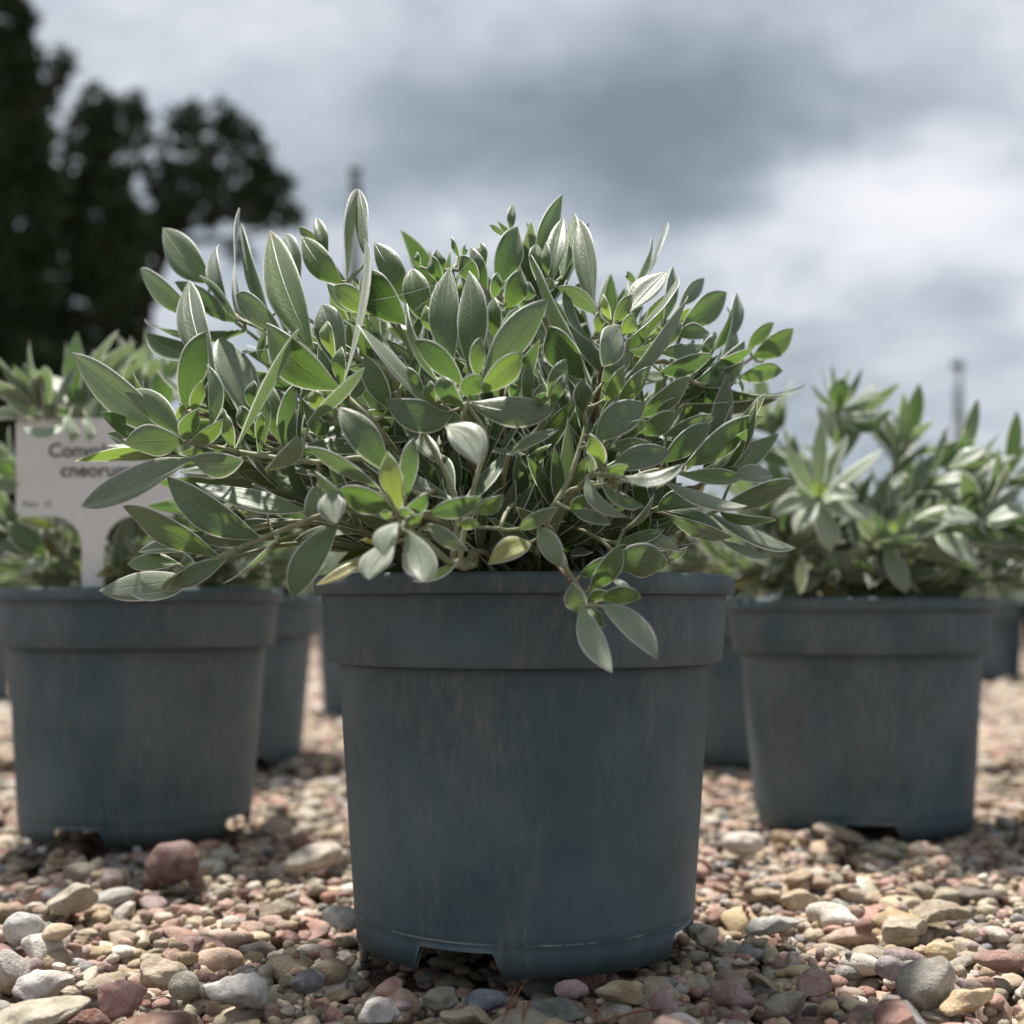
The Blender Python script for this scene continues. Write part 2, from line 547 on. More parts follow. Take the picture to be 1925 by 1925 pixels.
def stone_colour(g):
    c = PAL[g.integers(len(PAL))] * 0.86 + PAL[g.integers(len(PAL))] * 0.14
    mu = c.mean(); c = mu + (c - mu) * 1.25
    return np.clip(c * g.uniform(0.72, 1.28), 0.03, 0.74)


def rot_matrix(g, tilt=0.35):
    a, bx, by = g.uniform(0, 6.283), g.normal() * tilt, g.normal() * tilt
    ca, sa = math.cos(a), math.sin(a)
    Z = np.array([[ca, -sa, 0], [sa, ca, 0], [0, 0, 1]])
    X = np.array([[1, 0, 0], [0, math.cos(bx), -math.sin(bx)], [0, math.sin(bx), math.cos(bx)]])
    Yr = np.array([[math.cos(by), 0, math.sin(by)], [0, 1, 0], [-math.sin(by), 0, math.cos(by)]])
    return Z @ X @ Yr


# ---- height map of the settled gravel in the near zone
HX0, HY0, HS = -0.95, 0.36, 0.0025
HNX, HNY = int(1.9 / HS), int(1.15 / HS)
HM = np.full((HNY, HNX), GZ)
gx = HX0 + (np.arange(HNX) + 0.5) * HS
gy = HY0 + (np.arange(HNY) + 0.5) * HS


def window(x, y, r):
    i0, i1 = max(0, int((x - r - HX0) / HS)), min(HNX, int((x + r - HX0) / HS) + 2)
    j0, j1 = max(0, int((y - r - HY0) / HS)), min(HNY, int((y + r - HY0) / HS) + 2)
    return i0, i1, j0, j1


def settle(x, y, a, b, c, ang, q=0.6, sink=0.62, force=None):
    """drop an ellipsoid on the height map; returns its centre height"""
    r = max(a, b)
    i0, i1, j0, j1 = window(x, y, r)
    if i1 - i0 < 1 or j1 - j0 < 1: return GZ + c * 0.5
    X, Yg = np.meshgrid(gx[i0:i1] - x, gy[j0:j1] - y)
    u = (X * math.cos(ang) + Yg * math.sin(ang)) / a
    w = (-X * math.sin(ang) + Yg * math.cos(ang)) / b
    d = u * u + w * w
    ins = d < 1
    if not ins.any(): return GZ + c * 0.5
    h = HM[j0:j1, i0:i1]
    z = force if force is not None else np.quantile(h[ins], q) + c * sink
    top = z + c * np.sqrt(np.maximum(0, 1 - d))
    h[ins] = np.maximum(h[ins], top[ins])
    return z


def pot_gap(x, y):
    """distance from the outside of the nearest pot's foot (negative inside)"""
    return min(math.hypot(x - p['x'], y - p['Y']) - R_BASE for p in POTS)


# the noticeable single stones: pixel box centre, width, height (px), colour, kind, seed, turn, label
HERO = [
    (325, 1622, 104, 84, (0.16, 0.088, 0.078), 'egg', 1, 0.2, 'round dark reddish-brown stone in front of the labelled pot'),
    (590, 1612, 112, 54, (0.50, 0.44, 0.36), 'pebble', 2, 0.35, 'long pale beige stone between the labelled pot and the middle pot'),
    (42, 1746, 72, 68, (0.50, 0.50, 0.48), 'egg', 3, 0.0, 'smooth round pale grey stone among small tan pebbles'),
    (640, 1724, 76, 46, (0.60, 0.58, 0.53), 'pebble', 4, 0.1, 'white rounded stone beside the foot of the middle pot'),
    (1742, 1850, 112, 98, (0.34, 0.31, 0.265), 'pebble', 5, 0.3, 'big rounded grey-beige stone with a dark crack, beside a yellow flat stone'),
    (1818, 1882, 100, 50, (0.52, 0.39, 0.22), 'angular', 6, 0.5, 'flat yellow-tan stone leaning on the big grey-beige stone'),
    (1398, 1586, 84, 46, (0.56, 0.50, 0.44), 'egg', 7, 0.0, 'pale cream oval stone between the middle pot and the unlabelled pot'),
    (1500, 1690, 72, 40, (0.46, 0.36, 0.24), 'pebble', 8, 0.0, 'tan block-shaped stone in front of the unlabelled pot'),
    (1880, 1806, 96, 42, (0.27, 0.155, 0.125), 'pebble', 9, -0.2, 'long smooth reddish-brown stone near the yellow round pebble'),
    (1768, 1790, 56, 40, (0.55, 0.42, 0.22), 'egg', 10, 0.0, 'small yellow round pebble behind the big grey-beige stone'),
    (1455, 1740, 104, 40, (0.38, 0.37, 0.34), 'angular', 11, 0.25, 'flat grey slab of stone right of the middle pot'),
    (82, 1850, 106, 60, (0.58, 0.55, 0.52), 'angular', 12, 0.3, 'rough white pitted stone beside a round mottled stone'),
    (20, 1820, 70, 72, (0.42, 0.38, 0.35), 'pebble', 31, 0.0, 'round mottled beige-grey stone next to the rough white pitted stone'),
    (232, 1876, 84, 80, (0.42, 0.235, 0.215), 'angular', 13, 0.2, 'lumpy pink-red stone with a grey flank'),
    (70, 1906, 176, 52, (0.42, 0.38, 0.29), 'pebble', 14, 0.25, 'very long flat beige stone lying under the rough white pitted stone'),
    (445, 1862, 124, 62, (0.56, 0.53, 0.50), 'angular', 15, -0.1, 'knobbly white-grey stone with dark pits beside the olive egg-shaped stone'),
    (346, 1855, 60, 60, (0.30, 0.285, 0.225), 'egg', 16, 0.0, 'olive-grey egg-shaped stone standing on end'),
    (305, 1830, 86, 58, (0.42, 0.34, 0.25), 'pebble', 32, -0.3, 'speckled tan stone touching the olive egg-shaped stone'),
    (580, 1845, 62, 44, (0.17, 0.175, 0.18), 'egg', 17, 0.0, 'round dark grey stone left of the middle pot'),
    (1046, 1898, 116, 46, (0.155, 0.165, 0.15), 'pebble', 18, -0.15, 'flat dark green-grey stone in front of the middle pot'),
    (912, 1882, 72, 46, (0.16, 0.18, 0.215), 'egg', 19, 0.2, 'blue-grey oval stone in front of the middle pot'),
    (1074, 1860, 62, 40, (0.40, 0.29, 0.285), 'egg', 20, 0.0, 'pale pink egg-shaped stone under the front edge of the middle pot'),
    (1172, 1868, 88, 46, (0.42, 0.33, 0.20), 'angular', 21, 0.1, 'angular tan stone under the front edge of the middle pot'),
    (872, 1912, 100, 40, (0.46, 0.38, 0.26), 'angular', 22, 0.0, 'pale tan lump of stone before the blue-grey oval stone'),
    (720, 1900, 76, 56, (0.52, 0.49, 0.47), 'angular', 33, 0.2, 'whitish blotched stone before the left foot of the middle pot'),
    (830, 1880, 66, 50, (0.30, 0.28, 0.235), 'angular', 34, 0.5, 'olive wedge-shaped stone before the drainage notch of the middle pot'),
    (1475, 1892, 88, 46, (0.27, 0.235, 0.19), 'pebble', 23, 0.2, 'rough grey-brown stone in the shadow of the middle pot'),
    (1378, 1872, 88, 56, (0.30, 0.185, 0.175), 'pebble', 24, -0.6, 'long purple-red stone in the shadow of the middle pot'),
    (1250, 1885, 56, 76, (0.36, 0.235, 0.225), 'angular', 35, 0.2, 'upright pink crystalline stone beside the shaded long purple-red stone'),
    (1530, 1850, 66, 56, (0.36, 0.225, 0.20), 'pebble', 25, 0.1, 'pinkish-brown blunt stone right of the long purple-red stone'),
    (1676, 1820, 62, 48, (0.31, 0.26, 0.26), 'egg', 26, -0.3, 'smooth mauve-grey stone left of the big grey-beige stone'),
    (1762, 1716, 104, 44, (0.34, 0.28, 0.20), 'angular', 27, 0.0, 'jagged tan-brown rock behind the tan slab'),
    (1698, 1746, 92, 46, (0.40, 0.35, 0.265), 'angular', 28, 0.0, 'square tan slab of stone in front of the jagged tan-brown rock'),
    (1578, 1568, 104, 30, (0.27, 0.21, 0.15), 'pebble', 29, -0.5, 'long brown stone lying in the drainage notch of the unlabelled pot'),
    (1322, 1757, 66, 42, (0.52, 0.47, 0.38), 'angular', 30, 0.1, 'cream-coloured stone at the right foot of the middle pot'),
    (135, 1690, 90, 52, (0.40, 0.35, 0.27), 'angular', 36, 0.4, 'wedge-shaped tan stone with one vertical face'),
]
hero_done = []
for (px, py, w, h, c, kind, seed, turn, label) in HERO:
    g_ = on_ground(px, py + h * 0.42, 0.001)
    Y = g_.y
    a = w / 2 * Y / FPX
    cz = max(h / 2 * Y / FPX * 0.92, 0.0035)
    b = min(max(a * 0.72, cz * 0.9), a)
    Yc = Y + b * 0.55
    p = at(px, py, Yc)
    if pot_gap(p.x, Yc) < b * 0.9 and seed != 29:
        k = b * 0.95 - pot_gap(p.x, Yc); Yc -= k * 0.9; p = at(px, py, Yc)
    hero_done.append((p, a, b, cz, c, kind, seed, turn, label, Yc))

near_geo, big_geo = Geo(), Geo()
SH2 = [stone_shape(2, 100 + i, KINDS[i % 10]) for i in range(30)]
SH3 = [stone_shape(3, 200 + i, KINDS[i % 10]) for i in range(30)]
SH1 = [stone_shape(1, 300 + i, 'pebble') for i in range(20)]


def add_stone(geo, shapes, faces, g, x, y, z, a, b, c, ang):
    M = rot_matrix(g, 0.22)
    v = shapes[g.integers(len(shapes))] * np.array([a, b, c])
    ca, sa = math.cos(ang), math.sin(ang)
    bx = g.normal() * 0.2
    Xr = np.array([[1, 0, 0], [0, math.cos(bx), -math.sin(bx)], [0, math.sin(bx), math.cos(bx)]])
    Zr = np.array([[ca, -sa, 0], [sa, ca, 0], [0, 0, 1]])
    v = v @ (Zr @ Xr).T + np.array([x, y, z])
    cl = stone_colour(g)
    geo.add(v, faces, cr=cl[0], cg=cl[1], cb=cl[2], rn=g.uniform())


def hero_hit(x, y, r):
    for (p, a, b, cz, *_r) in hero_done:
        dx, dy = x - p.x, y - _r[-1]
        if (dx / (a + r * 0.7)) ** 2 + (dy / (b + r * 0.7)) ** 2 < 1: return True
    return False


g = nrg
# layer 1: small stones everywhere in the near zone
for i in range(9500):
    y = g.uniform(0.42, 1.45); x = g.uniform(-1, 1) * (0.43 * y + 0.09)
    a = float(np.clip(g.lognormal(math.log(0.0052), 0.38), 0.0025, 0.012))
    b, c = a * g.uniform(0.5, 0.95), a * g.uniform(0.30, 0.62)
    gap = pot_gap(x, y)
    ang = g.uniform(0, 6.28)
    z = settle(x, y, a, b, c, ang, 0.35, 0.45)
    lim = 0.004 if gap > a else (0.0005 if gap < -0.012 - a else min(POTS, key=lambda p: math.hypot(x - p['x'], y - p['Y']))['z'] - 0.0008)
    if z + c > lim: z = lim - c - g.uniform(0, 0.003)
    add_stone(near_geo, SH2, ICO[2][1], g, x, y, z, a, b, c, ang)
HM = np.minimum(HM, 0.004)
# single noticeable stones
for (p, a, b, cz, c, kind, seed, turn, label, Yc) in hero_done:
    m = bpy.data.meshes.new('stone')
    v = stone_shape(4, 900 + seed, kind) * np.array([a, b, cz])
    gg = np.random.default_rng(seed)
    for k in range(10):
        w = gg.normal(size=3) * gg.uniform(150, 500)
        amp = 0.00022 * (2.0 if kind == 'angular' else 0.8)
        nn = v / np.linalg.norm(v, axis=1)[:, None]
        v = v + nn * (amp * np.sin(v @ w + gg.uniform(0, 6)))[:, None]
    m.from_pydata(v.tolist(), [], ICO[4][1])
    m.polygons.foreach_set('use_smooth', [True] * len(m.polygons))
    m.materials.append(M_stone)
    o = bpy.data.objects.new('stone', m); col.objects.link(o)
    zc = max(p.z, cz * 0.5 - 0.002)
    zc = min(zc, cz * 0.95 + 0.004)
    o.location = (p.x, Yc, zc)
    o.rotation_euler = (0, -turn * 0.5, turn * 0.35)
    o.color = (*c, 1)
    settle(p.x, Yc, a, b, cz, turn * 0.35, force=zc)
    tag(o, label, 'stone')
# layer 2: pebbles picked out one by one (parts of the gravel bed) and more mixed gravel
PEB_MESH = []
for i in range(24):
    m = bpy.data.meshes.new('pebble')
    m.from_pydata(SH3[i].tolist(), [], ICO[3][1])
    m.polygons.foreach_set('use_smooth', [True] * len(m.polygons))
    m.materials.append(M_stone); PEB_MESH.append(m)
made, tries = 0, 0
while made < 285 and tries < 9000:
    tries += 1
    y = 0.47 + 0.55 * g.uniform() ** 1.5; x = g.uniform(-1, 1) * (0.41 * y + 0.01)
    a = float(np.clip(g.lognormal(math.log(0.0112), 0.28), 0.0075, 0.022))
    b, c = a * g.uniform(0.55, 0.92), a * g.uniform(0.32, 0.62)
    if hero_hit(x, y, b): continue
    gap = pot_gap(x, y)
    if gap < a * 1.02: continue
    ang = g.uniform(0, 6.28)
    i0, i1, j0, j1 = window(x, y, b)
    if np.quantile(HM[j0:j1, i0:i1], 0.5) > 0.0075: continue
    z = settle(x, y, a, b, c, ang, 0.45, 0.42)
    o = bpy.data.objects.new('pebble', PEB_MESH[g.integers(len(PEB_MESH))]); col.objects.link(o)
    o.parent = ground
    o.location = (x, y, z); o.scale = (a, b, c)
    o.rotation_euler = (g.normal() * 0.2, g.normal() * 0.2, ang)
    cl = stone_colour(g); o.color = (*cl, 1)
    made += 1
for i in range(2600):
    y = g.uniform(0.43, 1.45); x = g.uniform(-1, 1) * (0.43 * y + 0.09)
    a = float(np.clip(g.lognormal(math.log(0.0080), 0.34), 0.004, 0.018))
    b, c = a * g.uniform(0.5, 0.92), a * g.uniform(0.30, 0.62)
    if hero_hit(x, y, b) or pot_gap(x, y) < a * 1.02: continue
    ang = g.uniform(0, 6.28)
    i0, i1, j0, j1 = window(x, y, b)
    if HM[j0:j1, i0:i1].size and np.quantile(HM[j0:j1, i0:i1], 0.5) > 0.0075: continue
    z = settle(x, y, a, b, c, ang, 0.42, 0.40)
    add_stone(big_geo, SH3 if (a > 0.0095 and y < 1.0) else SH2, ICO[3][1] if (a > 0.0095 and y < 1.0) else ICO[2][1], g, x, y, z, a, b, c, ang)
for i in range(2600):          # grit filling the gaps on top
    y = g.uniform(0.43, 1.0); x = g.uniform(-1, 1) * (0.42 * y + 0.03)
    a = float(np.clip(g.lognormal(math.log(0.0036), 0.3), 0.002, 0.006))
    b, c = a * g.uniform(0.6, 0.95), a * g.uniform(0.5, 0.8)
    if hero_hit(x, y, 0) or pot_gap(x, y) < a * 1.1: continue
    ang = g.uniform(0, 6.28)
    ii, jj = int((x - HX0) / HS), int((y - HY0) / HS)
    if HM[jj, ii] > 0.0065: continue
    z = settle(x, y, a, b, c, ang, 0.25, 0.5)
    add_stone(big_geo, SH2, ICO[2][1], g, x, y, z, a, b, c, ang)
far_geo = Geo()
for i in range(15000):
    y = 1.43 + 0.95 * g.uniform(); x = g.uniform(-1, 1) * (0.43 * y + 0.1)
    a = float(np.clip(g.lognormal(math.log(0.0085), 0.35), 0.004, 0.02))
    b, c = a * g.uniform(0.6, 0.95), a * g.uniform(0.45, 0.75)
    gap = pot_gap(x, y)
    z = (g.uniform(-0.004, 0.003) if gap > a else -0.003 - c)
    add_stone(far_geo, SH1, ICO[1][1], g, x, y, z, a, b, c, g.uniform(0, 6.28))
for i in range(17000):
    y = 2.35 + 2.6 * g.uniform(); x = g.uniform(-1, 1) * (0.43 * y + 0.1)
    a = float(np.clip(g.lognormal(math.log(0.0135), 0.3), 0.007, 0.028))
    b, c = a * g.uniform(0.6, 0.95), a * g.uniform(0.4, 0.65)
    gap = pot_gap(x, y)
    z = (g.uniform(-0.006, 0.001) if gap > a else -0.003 - c)
    add_stone(far_geo, SH1, ICO[1][1], g, x, y, z, a, b, c, g.uniform(0, 6.28))
for nm, ge, lb in (('gravel', near_geo, 'small mixed gravel filling the bed between the pots'), ('loose_gravel', big_geo, 'loose pinkish and beige gravel lying on top'),
                   ('far_gravel', far_geo, 'blurred gravel stretching away behind the pots')):
    tag(ge.build(nm, M_gravel), lb, 'gravel', kind='stuff')


# ------------------------------------------------------------------ pots
def pot_meshes():
    n = 180
    prof = [(0.0880, 0.0), (0.0891, 0.0115), (0.0893, 0.0150), (0.08965, 0.0156), (0.0897, 0.0190), (0.0920, 0.05), (0.0955, 0.10),
            (0.0983, 0.142), (0.0988, 0.1478), (0.0980, 0.1490), (0.0955, 0.1490), (0.0925, 0.10), (0.0870, 0.0165), (0.0860, 0.0115), (0.0855, 0.0)]
    v, f = lathe(prof, n)
    v = np.array(v)
    NP = len(prof)
    # four drainage notches cut out of the foot ring
    half_top, half_bot = 11.5, 16.0
    gone = set()
    for c in (0, 90, 150, 270):
        for k in range(n):
            a = (k * 360 / n - c + 180) % 360 - 180
            a2 = ((k + 1) * 360 / n - c + 180) % 360 - 180
            if -12.1 <= a and a2 <= 12.1 and a < a2:
                gone.add(k)
        kk = sorted(k for k in gone if abs(((k + 0.5) * 360 / n - c + 180) % 360 - 180) < 13)
    keep = []
    for idx, q in enumerate(f):
        i, k = divmod(idx, n)
        if k in gone and i in (0, NP - 2): continue
        keep.append(q)
    # slanted notch sides: swing the lowest ring outwards beside each notch
    for c in (0, 90, 150, 270):
        for k in range(n):
            a = (k * 360 / n - c + 180) % 360 - 180
            if 11.9 <= abs(a) <= 18.1:
                new = math.copysign(15.0 + (abs(a) - 12.0) * 0.52, a) + c
                for ring in (0, NP - 1):
                    r = prof[ring][0]; w = R(new)
                    v[ring * n + k][:2] = (r * math.sin(w), -r * math.cos(w))
    # bottom rim of the foot, notch ceilings and notch cheeks
    for k in range(n):
        k2 = (k + 1) % n
        if k in gone:
            keep.append((n + k, n + k2, (NP - 2) * n + k2, (NP - 2) * n + k))
        else:
            keep.append((k2, k, (NP - 1) * n + k, (NP - 1) * n + k2))
        if (k in gone) != ((k - 1) % n in gone):
            keep.append((k, n + k, (NP - 2) * n + k, (NP - 1) * n + k))
    wall = Geo(); wall.add(v, keep)
    floor = Geo(); fv, ff = lathe([(0.0868, 0.0155), (0.06, 0.0155), (0.001, 0.0155)], 48); floor.add(fv, ff)
    band = Geo()
    bv, bf = lathe([(0.0950, 0.1482), (0.0985, 0.1478), (0.1040, 0.1478), (0.1047, 0.1481), (0.1051, 0.1489), (0.1062, 0.160), (0.1079, 0.1825), (0.1080, 0.1850),
                    (0.1040, 0.1850), (0.1025, 0.165), (0.1010, 0.1500), (0.0950, 0.1482)], n)
    band.add(bv, bf)
    rim = Geo()
    rv, rf = lathe([(0.1060, 0.1836), (0.1100, 0.1836), (0.1113, 0.1839), (0.1120, 0.1848), (0.1123, 0.1875), (0.1120, 0.1920), (0.1112, 0.1935), (0.1095, 0.1942),
                    (0.1050, 0.1942), (0.1040, 0.1935), (0.1032, 0.1836), (0.1060, 0.1836)], n)
    rim.add(rv, rf)
    soil = Geo()
    sv, sf = lathe([(0.1033, 0.176)] + [(r, 0.176 + 0.004 * (1 - r / 0.1033)) for r in np.linspace(0.098, 0.002, 16)], 72)
    sv = np.array(sv); gg = np.random.default_rng(5)
    sv[72:, 2] += gg.normal(size=len(sv) - 72) * 0.0016
    soil.add(sv, sf)
    return [('wall', wall.mesh('wall', M_pot)), ('base', floor.mesh('base', M_pot)), ('band', band.mesh('band', M_pot)),
            ('rim', rim.mesh('rim', M_pot)), ('compost', soil.mesh('compost', M_soil))]


PM = pot_meshes()
POT_LABEL = ['dark grey plastic pot in sharp focus holding the big silver-leaved shrub', 'dark grey plastic pot with the white plant label stuck in it',
             'unlabelled dark grey plastic pot with a brown stone in its drainage notch', 'blurred grey pot standing directly behind the labelled pot',
             'dark blurred pot seen in the gap left of the middle pot', 'dark shaded pot in the gap between the middle pot and the unlabelled pot',
             'small far black-looking pot behind the unlabelled pot, at the gravel edge', 'far black-looking pot at the end of the row behind the unlabelled pot',
             'blurred far pot behind the labelled pot, half out of the picture']
for p, lb in zip(POTS, POT_LABEL):
    t = empty('plant_pot', (p['x'], p['Y'], p['z']), R(p['turn']))
    tag(t, lb, 'pot', 'plastic plant pots on the gravel')
    t.scale = (1, 1, 0.963)
    for nm, m in PM:
        o = bpy.data.objects.new(nm, m); col.objects.link(o); o.parent = t


# ------------------------------------------------------------------ leaves
NU, NV = 13, 4
TT = np.linspace(0, 1, NU + 1) ** 0.88
SS = np.array([-1, -1, -0.52, 0, 0.52, 1.0, 1.0])      # first and last column: the thickness of the margin
PROF = (TT ** 1.05) * ((1 - TT) ** 1.02); PROF = PROF / PROF.max()
PROF = np.maximum(PROF, 0.075 * (1 - TT) ** 0.4)
LEAF_F = [(i * 7 + j, i * 7 + j + 1, (i + 1) * 7 + j + 1, (i + 1) * 7 + j) for i in range(NU) for j in range(6)]
LEAF_UV = np.array([(t, s) for t in TT for s in SS])


def leaf_verts(p0, pm, p2, width, nrm, fold=0.25, wav=0.03, twist=0.0, g=None):
    p0, pm, p2 = np.array(p0), np.array(pm), np.array(p2)
    ctrl = 2 * pm - 0.5 * (p0 + p2)
    t = TT[:, None]
    mid = p0 * (1 - t) ** 2 + ctrl * 2 * t * (1 - t) + p2 * t * t
    tan = 2 * (1 - t) * (ctrl - p0) + 2 * t * (p2 - ctrl)
    tan /= np.linalg.norm(tan, axis=1)[:, None] + 1e-9
    n = np.array(nrm)[None, :] - tan * (tan @ np.array(nrm))[:, None]
    n /= np.linalg.norm(n, axis=1)[:, None] + 1e-9
    side = np.cross(tan, n)
    if twist:
        a = twist * (TT - 0.4)[:, None]
        side, n = side * np.cos(a) + n * np.sin(a), n * np.cos(a) - side * np.sin(a)
    w = width * 0.5 * PROF
    ph = g.uniform(0, 6.28, 2)
    out = np.zeros((NU + 1, 7, 3))
    for j, s in enumerate(SS):
        lift = fold * abs(s) ** 1.25 * w + wav * width * (s * s) * np.sin(TT * 7.5 + ph[0 if s < 0 else 1]) * np.sin(math.pi * TT)
        out[:, j] = mid + side * (s * w * math.cos(fold * 0.6))[:, None] + n * lift[:, None]
        if j in (0, 6):
            out[:, j] += -n * 0.00042 + side * (s * 0.00010)
    return out.reshape(-1, 3)


def leaf_object(verts, tone, lum, parent, flist=LEAF_F, name='leaf'):
    ge = Geo(); ge.add(verts, flist, LEAF_UV, tone=tone, lum=lum)
    return ge.build(name, M_leaf, parent, True, True)


